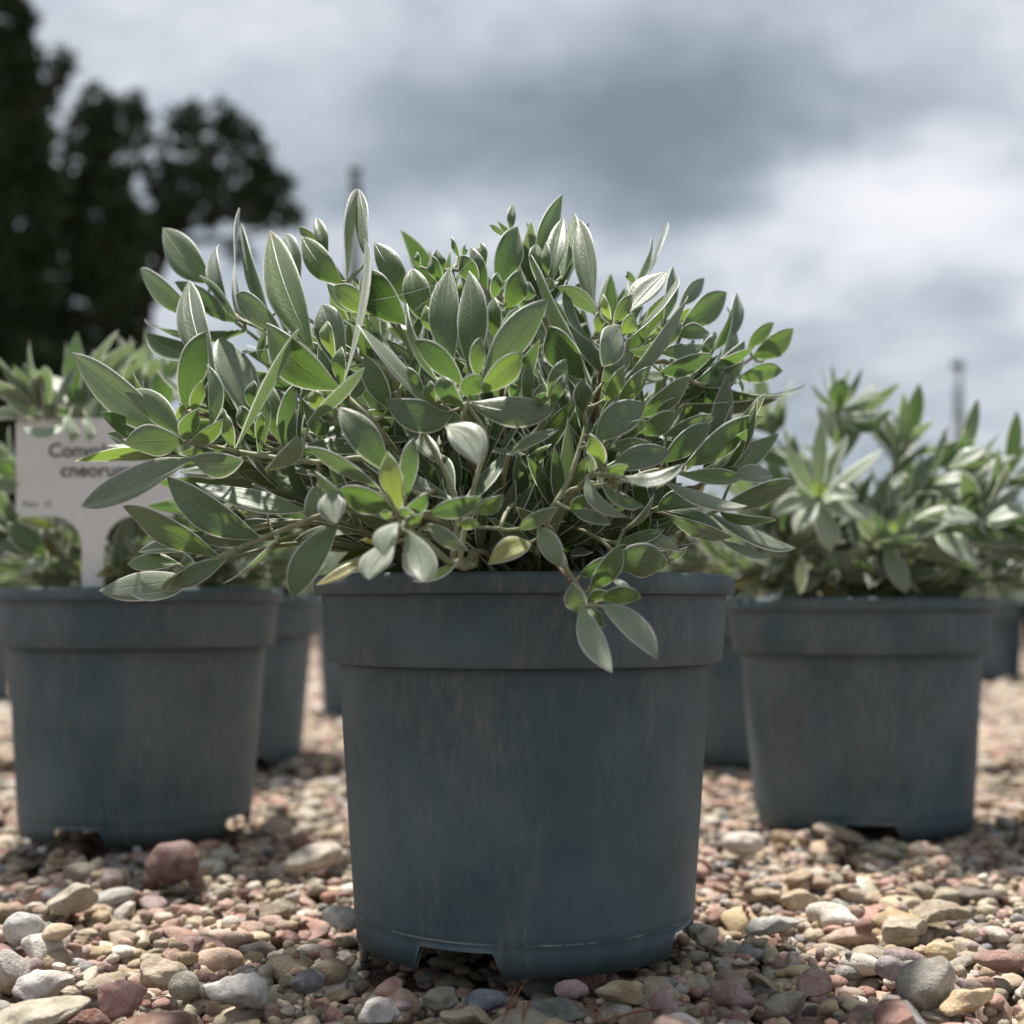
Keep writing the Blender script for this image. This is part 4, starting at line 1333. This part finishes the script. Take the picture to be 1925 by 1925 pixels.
# ------------------------------------------------------------------ the other shrubs
def shrub(pot, label, seed, RX, RY, H, nst, n_single, tips=(), low_dry=20, keep_clear=None, traced=''):
    """tips: hand-placed shoot ends as (px, py, Y, aim pixel dx, dy, aim depth, n leaves, leaf length)"""
    g = np.random.default_rng(seed)
    x0, y0, z0 = pot['x'], pot['Y'], pot['z'] + 0.171
    t = empty('silver_bush', (x0, y0, z0))
    tag(t, label, 'shrub', 'silver-leaved shrubs in pots')
    o0 = np.array((x0, y0, z0)); st = Geo(); fo = Geo(); cand = []
    root = Vector((x0, y0, z0))
    ends, paths = [], []
    for (px, py, Y, dx, dy, da, nl, ll) in tips:
        e = at(px, py, Y); ax = at(px + dx, py + dy, Y + da) - e
        ends.append((e, ax.normalized(), nl, ll * 1.25))
    for i in range(nst):
        a = g.uniform(0, 2 * math.pi); el = g.uniform(0.0, 1.3)
        d = Vector((math.cos(a) * math.cos(el) * RX, math.sin(a) * math.cos(el) * RY, math.sin(el) * H + 0.03)) * g.uniform(0.65, 1.0)
        ends.append((root + d, None, int(g.integers(8, 13)), g.uniform(0.040, 0.056)))
    for e, ax, nl, ll in ends:
        s = stem_curve(root + Vector((g.uniform(-.03, .03), g.uniform(-.03, .03), -0.004)), e, 8, 0.3)
        for p in s:
            if p.z < z0 + 0.020 and math.hypot(p.x - x0, p.y - y0) > 0.096: p.z = z0 + 0.024
        paths.append(s)
        v, f = tube(s, [0.0024 - 0.0012 * i / 8 for i in range(9)], 5); st.add(np.array(v) - o0, f)
        own = ax if ax is not None else (s[-1] - s[-3]).normalized()
        for k in range(nl):
            sp = 0.15 + 1.15 * (k / nl)
            v = rand_leaf(g, s[-1] - own * (0.012 * k / nl), own, ll * g.uniform(0.55 + 0.4 * k / nl, 1.1), 0, 1, sp * g.uniform(0.8, 1.2), 0.1)
            tn = float(np.clip(g.normal(0.6 if k < 3 else 0.15, 0.3), 0, 1.6))
            cand.append((v[-4][1] - (0.3 if ax is not None else 0), v, tn))
        for i in range(3, 8):
            for rep in range(3):
                p = s[i].lerp(s[i + 1], g.uniform()); a2 = s[i + 1] - s[i - 1]
                v = rand_leaf(g, p, a2, ll * g.uniform(0.6, 1.0), 0, 1, g.uniform(0.5, 1.2), 0.25)
                cand.append((v[-4][1], v, float(np.clip(g.normal(0.3, 0.35), 0, 1.4))))
    for ln in traced.strip().split('\n') if traced else ():
        q = ln.split(); og = ORG2[q[0]]
        bx, by, tx, ty, w, tone, Y, sag = [float(k) for k in q[1:]]
        P0, P2 = (og[0] + bx * KS, og[1] + by * KS), (og[0] + tx * KS, og[1] + ty * KS)
        p0, p2 = np.array(at(*P0, Y)), np.array(at(*P2, Y - 0.012))
        pm = np.array(at((P0[0] + P2[0]) / 2, (P0[1] + P2[1]) / 2 + sag * KS, Y - 0.010))
        tan = p2 - p0; tan /= np.linalg.norm(tan)
        n0 = CAMP - pm; n0 = n0 - tan * (n0 @ tan); n0 /= np.linalg.norm(n0)
        s0 = np.cross(tan, n0); sg = 1 if s0[2] > 0 else -1
        rl = 0.85 if tone < 0.05 else (0.5 if tone < 0.2 else 0.3)
        wd = w * KS * Y / FPX / math.cos(rl)
        v = leaf_verts(p0, pm, p2, wd, n0 * math.cos(rl) + s0 * math.sin(rl) * sg, g.uniform(0.1, 0.35), 0.03, g.uniform(-0.3, 0.3), g)
        leaf_object(v - o0, tone, 1.25 if tone < 0.2 else 1.0, t)  # palest leaves get a lifted colour, painting in sunlit silver highlights
        e = Vector(p0); near = min((q2 for pth in paths for q2 in pth if q2.z > e.z - 0.004 and q2.y > LY + 0.006), key=lambda q2: (q2 - e).length, default=Vector((e.x + 0.004, e.y + 0.03, e.z + 0.004)))
        vv, ff = tube(bez(e + Vector(tan) * 0.002, (e + near) / 2 - Vector(tan) * 0.004, near, 4), [0.0008] * 4 + [0.0012], 5); st.add(np.array(vv) - o0, ff)
    good = []
    for c in cand:
        v = c[1]
        r = np.hypot(v[:, 0] - x0, v[:, 1] - y0)
        if v[:, 2].min() < z0 + 0.001: continue
        if keep_clear is not None:
            kx0, kx1, kz0, kz1, ky = keep_clear
            if ((v[:, 0] > kx0) & (v[:, 0] < kx1) & (v[:, 2] > kz0) & (v[:, 2] < kz1) & (v[:, 1] < ky)).any(): continue
        if ((v[:, 2] < z0 + 0.020) & (r > 0.098)).any(): continue
        good.append(c)
    good.sort(key=lambda c: c[0])
    for i, (s_, v, tn) in enumerate(good):
        if i < n_single: leaf_object(v - o0, tn, float(g.uniform(0.9, 1.12)), t)
        else: fo.add(v - o0, LEAF_F, LEAF_UV, tone=tn, lum=float(g.uniform(0.85, 1.1)))
    for i in range(low_dry):
        a = g.uniform(0, 6.28); rr = g.uniform(0.0, 0.08)
        b = (x0 + rr * math.cos(a), y0 + rr * math.sin(a), z0 + g.uniform(0.006, 0.05))
        v = rand_leaf(g, b, (math.cos(a), math.sin(a), 0.3), g.uniform(0.02, 0.04), 0, 1, g.uniform(0.2, 1.0), 0.0)
        if v[:, 2].min() < z0 + 0.001: continue
        fo.add(v - o0, LEAF_F, LEAF_UV, tone=float(g.uniform(2.2, 3.0)), lum=float(g.uniform(0.5, 1.0)))
    tag(st.build('stems', M_stem, t), kind='stuff')
    if fo.n: tag(fo.build('foliage', M_leaf, t, True, True), kind='stuff')
    return t


LY = POTS[1]['Y'] - 0.092
ORG2 = dict(R=(1325, 660), L=(0, 600))
TR_R = '''
R 690 880 705 400 95 .1 .985 0
R 670 890 480 560 90 .1 .98 0
R 700 880 860 510 80 .0 .985 0
R 710 880 1080 590 75 .0 .98 10
R 690 910 1005 1000 115 .0 .965 -10
R 690 915 760 1205 135 .0 .962 10
R 670 910 540 1100 110 .0 .965 0
R 665 900 400 985 110 .1 .97 -20
R 690 880 640 760 60 1.6 .965 0
R 695 880 730 780 50 1.8 .965 0
R 690 900 930 880 90 .0 .965 -20
R 1265 1010 1660 1010 92 .0 .965 -20
R 1680 1030 1990 950 90 .0 .965 -10
R 800 350 765 75 30 .5 1.04 0
R 800 350 830 160 130 1.1 1.03 0
R 810 350 950 100 50 .6 1.03 30
R 790 350 640 200 34 .5 1.03 20
R 800 380 1095 365 60 .1 1.02 30
R 830 430 1075 450 120 1 1.03 0
R 800 360 1010 300 50 .4 1.04 10
R 1345 800 1465 450 44 .4 1.03 0
R 1380 700 1555 530 115 1.1 1.04 10
R 1470 710 1700 590 85 .0 1.01 0
R 1520 950 1850 760 115 .7 1.0 0
R 1390 1110 1660 1300 135 .0 .97 -20
R 1400 1060 1920 1180 125 .7 .975 -10
R 1390 800 1650 770 70 .0 1.0 -20
R 1110 1130 1400 1070 90 .2 .975 -10
R 1090 1150 1220 1460 120 .3 .97 10
R 1150 1100 1110 1010 50 1.7 .965 0
R 440 480 480 330 60 1 1.06 0
R 570 1470 590 1240 70 .1 .968 0
'''
TR_L = '''
L 430 545 462 75 115 .8 .955 0
L 355 565 140 268 140 1 .945 10
L 240 605 -10 370 120 .1 .935 10
L 330 540 110 390 95 .8 .938 10
L 390 640 140 655 70 .0 .905 40
L 420 585 430 745 85 .0 .905 0
L 530 600 530 740 75 .0 .908 0
L 1010 540 940 320 145 1 .96 0
L 560 520 590 190 50 .4 .97 0
L 490 560 500 330 90 .2 .962 0
L 300 1470 110 1540 55 .1 .93 -10
L 280 1430 40 1230 150 .9 .935 0
L 250 1400 -20 1350 110 .5 .94 0
L 90 950 -30 860 110 1.2 .94 0
L 100 1000 -40 1000 90 .2 .935 0
L 330 1250 100 1200 70 2.2 .95 0
'''
shrub(POTS[1], 'blurred silver-leaved shrub behind the white plant label', 31, 0.16, 0.11, 0.095, 28, 120,
      tips=[(140, 745, 0.96, 0, -60, 0.0, 7, 0.050), (75, 760, 0.93, -40, -40, -0.01, 9, 0.045), (240, 730, 1.0, 20, -50, 0, 8, 0.045),
            (20, 1000, 0.95, -60, 10, -0.02, 9, 0.045), (290, 740, 1.02, 30, -40, 0, 8, 0.045), (480, 960, 1.0, 60, -20, -0.02, 8, 0.042)], low_dry=70,
      traced=TR_L, keep_clear=(at(25, 900, LY).x, at(340, 900, LY).x, 0, at(100, 812, LY).z, LY + 0.004))
shrub(POTS[2], 'blurred pale silver shrub in the unlabelled pot', 32, 0.17, 0.12, 0.085, 40, 140,
      tips=[(1575, 790, 1.06, 10, -60, 0.0, 9, 0.046), (1535, 935, 1.0, 0, -10, -0.06, 3, 0.03), (1800, 890, 1.04, 20, -50, -0.01, 9, 0.046), (1440, 800, 1.06, -25, -50, 0, 9, 0.045),
            (1690, 850, 1.06, 10, -50, 0, 9, 0.046), (1850, 985, 1.0, 60, 0, -0.03, 9, 0.055), (1680, 1020, 0.98, 30, 10, -0.05, 10, 0.042), (1770, 985, 0.985, -40, -5, -0.02, 2, 0.03),
            (1450, 960, 1.02, -40, -20, -0.03, 10, 0.045), (1900, 900, 1.05, 50, -20, 0, 9, 0.05)], low_dry=50, traced=TR_R)
shrub(POTS[3], 'silver shrub in the pot directly behind the labelled pot', 33, 0.15, 0.13, 0.12, 24, 0)
shrub(POTS[4], 'silver shrub in the far pot left of the middle pot', 34, 0.15, 0.13, 0.12, 20, 0)
shrub(POTS[5], 'silver shrub in the dark shaded pot behind the middle pot', 35, 0.16, 0.13, 0.12, 26, 0)
shrub(POTS[6], 'small-looking far shrub in the black-looking pot at the gravel edge', 36, 0.18, 0.13, 0.14, 22, 0)
shrub(POTS[7], 'far shrub at the end of the row behind the unlabelled pot', 37, 0.18, 0.13, 0.14, 22, 0)
shrub(POTS[8], 'far shrub in the pot half out of the picture', 38, 0.16, 0.13, 0.13, 22, 0)

# ------------------------------------------------------------------ the white plant label


def LP(px, py):
    p = at(px, py, LY); return p.x, p.z


def label_outline():
    pts = []

    def arc(cx, cy, r, a0, a1, n=8):
        for i in range(n + 1):
            a = R(a0 + (a1 - a0) * i / n); pts.append((cx + r * math.cos(a), cy - r * math.sin(a)))
    arc(44, 800, 14, 180, 90); arc(316, 800, 14, 90, 0); arc(316, 957, 14, 0, -90)
    arc(255, 1028, 58, 90, 180, 12)           # fillet into the stake
    pts.extend([(195, 1060), (195, 1150), (184, 1235), (164, 1235), (154, 1150), (154, 1060)])
    arc(96, 1028, 58, 0, 90, 12)
    arc(44, 957, 14, -90, -180)
    return [LP(x, y) for x, y in pts]


ol = label_outline()
lab = empty('plant_label', (LP(175, 1100)[0], LY, LP(175, 1235)[1]))
tag(lab, 'white T-shaped plastic plant label with black lettering stuck in the pot', 'label')
lo = np.array((lab.location.x, lab.location.y, lab.location.z))
ge = Geo(); n = len(ol)
v = [(x, LY - 0.0006, z) for x, z in ol] + [(x, LY + 0.0006, z) for x, z in ol]
f = [tuple(range(n)), tuple(range(2 * n - 1, n - 1, -1))] + [((i + 1) % n, i, n + i, n + (i + 1) % n) for i in range(n)]
ge.add(np.array(v) - lo, f); ge.build('board', M_label, lab, False)


def text(body, px, py, size, mat, weight=0.0):
    c = bpy.data.curves.new('lettering', 'FONT'); c.body = body; c.align_x = 'CENTER'; c.align_y = 'CENTER'
    c.size = size; c.offset = weight; c.extrude = 0.0001
    c.materials.append(mat)
    tmp = bpy.data.objects.new('lettering_curve', c); col.objects.link(tmp)
    bpy.context.view_layer.update()
    me = bpy.data.meshes.new_from_object(tmp.evaluated_get(bpy.context.evaluated_depsgraph_get()))
    bpy.data.objects.remove(tmp)
    if not me.materials: me.materials.append(mat)
    o = bpy.data.objects.new('lettering', me); col.objects.link(o); o.parent = lab
    x, z = LP(px, py)
    o.location = Vector((x, LY - 0.0008, z)) - Vector(lo); o.rotation_euler = (math.pi / 2, 0, 0)
    return o


text('Convolvulus', 182, 848, 0.0142, M_ink, 0.0002)
text('cneorum', 180, 885, 0.0142, M_ink, 0.0002)
text('Plant  10', 70, 948, 0.0060, M_inkgrey)
text('10', 160, 950, 0.0060, M_inkgrey)

# ------------------------------------------------------------------ small things on the gravel
for (x0, y0, x1, y1, lb) in [(945, 1925, 972, 1856, 'dry brown pine needle pair leaning on the stones before the middle pot'), (982, 1925, 986, 1886, 'short dry pine needle beside the flat dark green-grey stone'),
                             (1100, 1880, 1122, 1925, 'curved dry pine needle right of the flat dark green-grey stone'), (1130, 1925, 1250, 1900, 'long dry pine needle lying flat before the upright pink crystalline stone'),
                             (160, 1922, 168, 1905, 'short twig end beside the very long flat beige stone')]:
    a, b = on_ground(x0, y0 + 6, 0.010), on_ground(x1, y1, 0.011)
    ge = Geo()
    for dxy in (0.0, 0.0014):
        m_ = (a + b) / 2 + Vector((dxy * 1.5, 0, 0.003 + dxy))
        v, f = tube(bez(a + Vector((0, 0, 0.002)), m_, b + Vector((dxy * 2, 0, 0.001)), 6), [0.0004] * 6 + [0.00015], 5); ge.add(v, f)
    tag(ge.build('pine_needle', M_needle), lb, 'pine needle')
# spider silk strung between the leaves
for (x0, y0, x1, y1, dz, lb) in [(698, 565, 862, 518, -0.01, 'fine spider thread strung across the top of the big shrub'), (770, 590, 905, 470, 0.0, 'second fine spider thread rising past the upper leaves'),
                                 (600, 400, 660, 375, 0.03, 'short spider thread beside the tallest folded leaf')]:
    a, b = at(x0, y0, PLY + dome_depth(x0, y0) - 0.012), at(x1, y1, PLY + dome_depth(x1, y1) - 0.012)
    ge = Geo(); v, f = tube(bez(a, (a + b) / 2 - Vector((0, 0, 0.003)), b, 10), [0.00009] * 11, 4); ge.add(v, f)
    tag(ge.build('spider_thread', M_silk), lb, 'spider silk')

# ------------------------------------------------------------------ background: trees, hedge, posts
def tuft_mesh(clumps, per, g, size, Y, squash=1.0):
    """needle tufts spread through ellipsoid clumps given in photo pixels at distance Y"""
    V, F, n = [], [], 0
    k = Y / FPX
    small = []
    for (px, py, rx, ry) in clumps:                      # break every mass into ragged sprays
        small.append((px, py, rx * 0.8, ry * 0.8))
        for q in range(max(3, int(rx * ry / 420))):
            a, f_ = g.uniform(0, 6.28), g.uniform(0.5, 1.02)
            small.append((px + rx * f_ * math.cos(a), py + ry * f_ * math.sin(a), rx * g.uniform(0.16, 0.34) + 3, ry * g.uniform(0.16, 0.34) + 4))
    for (px, py, rx, ry) in small:
        c = np.array(at(px, py, Y)); rr = np.array([rx * k, 0.75 * (rx + ry) / 2 * k, ry * k])
        cnt = int(per * (rx * ry) / 3000)
        d = g.normal(size=(cnt, 3)); d /= np.linalg.norm(d, axis=1)[:, None]
        rad = g.uniform(0.1, 1, cnt) ** 0.45
        P = c + d * rad[:, None] * rr
        for p, dd in zip(P, d):
            for q in range(4):
                w = dd * 0.8 + g.normal(size=3) * 0.7 + np.array([0, 0, 0.35]); w /= np.linalg.norm(w)
                s = np.cross(w, g.normal(size=3)); s /= np.linalg.norm(s)
                L = size * g.uniform(0.6, 1.3)
                V += [p - s * L * 0.23, p + s * L * 0.23, p + w * L]; F.append((n, n + 1, n + 2)); n += 3
    return V, F


def tree(label, Y, trunk, limbs, clumps, per, seed, size):
    g = np.random.default_rng(seed)
    bx, by = trunk[0]
    base = at(bx, by, Y); base.z = GZ
    t = empty('pine_tree', base); tag(t, label, 'tree', 'dark pines behind the nursery')
    o0 = np.array(base)
    pts = [base - Vector((0, 0, 0.1))] + [at(x, y, Y) for x, y in trunk[1:]]
    fine_ = []
    for a, b in zip(pts[:-1], pts[1:]):
        fine_ += [a.lerp(b, i / 4) for i in range(4)]
    fine_.append(pts[-1]); m = len(fine_)
    ge = Geo(); v, f = tube(fine_, [0.27 * (1 - 0.85 * i / (m - 1)) for i in range(m)], 10); ge.add(np.array(v) - o0, f)
    ge.build('trunk', M_bark, t)
    for (x0, y0, x1, y1) in limbs:
        a, b = at(x0, y0, Y), at(x1, y1, Y + g.uniform(-0.6, 0.6))
        ge = Geo(); v, f = tube(bez(a, (a + b) / 2 - Vector((0, 0, 0.25)), b, 6), [0.10 - 0.013 * i for i in range(7)], 6); ge.add(np.array(v) - o0, f)
        ge.build('limb', M_bark, t)
    V, F = tuft_mesh(clumps, per, g, size, Y)
    ge = Geo(); ge.add(np.array(V) - o0, F); tag(ge.build('crown', M_pine, t, False), kind='stuff')
    return t


tree('tallest dark conifer at the frame edge, rising past the top of the picture', 26.0, [(-40, 1140), (-38, 800), (-30, 400), (-20, 0), (-15, -220)],
     [(-30, 420, 80, 340), (-35, 600, 60, 520), (-25, 250, 70, 190), (10, 300, 110, 130)],
     [(0, 40, 62, 90), (-60, -60, 90, 110), (25, 150, 50, 70), (-40, 180, 110, 90), (0, 280, 85, 80), (65, 320, 60, 60), (-60, 330, 110, 100), (30, 420, 90, 70),
      (-40, 500, 120, 90), (20, 560, 70, 70), (-50, 640, 110, 80), (60, 690, 90, 60), (0, 760, 110, 70), (88, 200, 26, 34), (108, 150, 19, 30), (126, 112, 12, 24), (75, 240, 30, 40), (-90, 800, 90, 90)], 165, 51, 0.26)
tree('bushy dark pine between the tallest conifer and the rounded pine', 27.0, [(225, 1140), (222, 800), (215, 500), (200, 300), (190, 210)],
     [(218, 560, 120, 470), (214, 480, 130, 330), (206, 360, 270, 280), (220, 620, 130, 560), (212, 450, 280, 390)],
     [(178, 195, 36, 36), (160, 240, 42, 45), (215, 230, 50, 50), (255, 205, 24, 26), (262, 250, 30, 40), (150, 310, 60, 55), (215, 310, 62, 60), (120, 380, 60, 60), (190, 400, 75, 60),
      (240, 420, 45, 70), (120, 480, 75, 60), (190, 500, 70, 60), (130, 570, 70, 45), (215, 580, 42, 60), (110, 650, 80, 40), (180, 640, 70, 50), (150, 720, 110, 50), (225, 740, 50, 50), (225, 670, 34, 60), (60, 600, 60, 50)], 165, 52, 0.25)
tree('rounded dark pine with sky showing under its crown', 28.0, [(262, 1140), (258, 800), (275, 560), (330, 430), (400, 330), (415, 240)],
     [(330, 430, 480, 380), (360, 390, 340, 270), (320, 450, 520, 430), (390, 340, 460, 270)],
     [(423, 210, 20, 24), (345, 222, 42, 30), (330, 262, 34, 30), (400, 262, 52, 40), (452, 250, 38, 36), (482, 292, 38, 44), (345, 335, 52, 40), (432, 330, 66, 50), (502, 350, 40, 46),
      (520, 408, 38, 30), (380, 395, 78, 38), (318, 400, 46, 50), (462, 402, 62, 32), (550, 405, 24, 24), (535, 350, 24, 24), (300, 330, 30, 50), (290, 460, 40, 40), (440, 478, 30, 18), (265, 540, 30, 60), (255, 640, 30, 60)], 165, 53, 0.24)


def bush(label, px, Y, clumps, seed, per=60, size=0.3, group=None):
    g = np.random.default_rng(seed)
    base = at(px, 1140, Y); base.z = GZ
    t = empty('hedge_shrub', base); tag(t, label, 'shrub', group)
    o0 = np.array(base)
    ge = Geo(); v, f = tube([base - Vector((0, 0, .1)), base + Vector((0.1, 0, 1.2)), base + Vector((0.0, 0, 2.6))], [0.12, 0.08, 0.03], 7); ge.add(np.array(v) - o0, f); ge.build('trunk', M_bark, t)
    V, F = tuft_mesh(clumps, per, g, size, Y)
    ge = Geo(); ge.add(np.array(V) - o0, F); tag(ge.build('crown', M_hedge, t, False), kind='stuff')


bush('dark evergreen bush at the foot of the tallest conifer', 20, 24.0, [(-60, 850, 120, 110), (40, 900, 110, 120), (-40, 1000, 130, 110), (60, 1040, 120, 90), (20, 780, 60, 60)], 61, 75)
bush('olive bush behind the labelled pot, right of the dark evergreen bush', 220, 22.0, [(160, 960, 90, 90), (240, 980, 90, 90), (200, 1060, 120, 80), (320, 1040, 90, 70)], 62, 75)
for i, (px, Y, h) in enumerate([(470, 34, 60), (640, 36, 50), (820, 35, 55), (1000, 36, 52), (1180, 35, 48), (1360, 36, 50), (1540, 35, 46), (1720, 36, 50), (1900, 35, 54), (2080, 36, 50), (-160, 33, 90)]):
    bush('low far hedge bush at the edge of the distant field', px, Y, [(px - 50, 1110, 70, h * 0.8), (px + 50, 1108, 70, h * 0.85), (px, 1120, 90, h * 0.8)], 70 + i, 40, group='low hedge bushes along the distant field')

def post(label, px, ytop, ymid, Y, r):
    top = at(px, ytop, Y); mid = at(px, ymid, Y); b = Vector((top.x, Y, GZ))
    t = empty('lamp_post', b); tag(t, label, 'post')
    ge = Geo(); v, f = tube([b - b, Vector((0, 0, mid.z - GZ))], [r * 1.25, r * 1.15], 12); ge.add(v, f); ge.build('lower_shaft', M_dark, t)
    ge = Geo(); v, f = tube([Vector((0, 0, mid.z - GZ - 0.02)), Vector((0, 0, top.z - GZ))], [r, r * 0.9], 12); ge.add(v, f); ge.build('upper_shaft', M_post, t)
    ge = Geo(); v, f = tube([Vector((0, 0, top.z - GZ - 0.03)), Vector((0, 0, top.z - GZ + 0.06)), Vector((0, 0, top.z - GZ + 0.10))], [r * 1.25, r * 1.25, r * 0.5], 12); ge.add(v, f); ge.build('cap', M_dark, t)


post('slim far post rising behind the unlabelled pot', 1800, 690, 790, 18.0, 0.065)
post('tall far post with its tip just above the tallest folded leaf', 668, 325, 350, 20.0, 0.085)
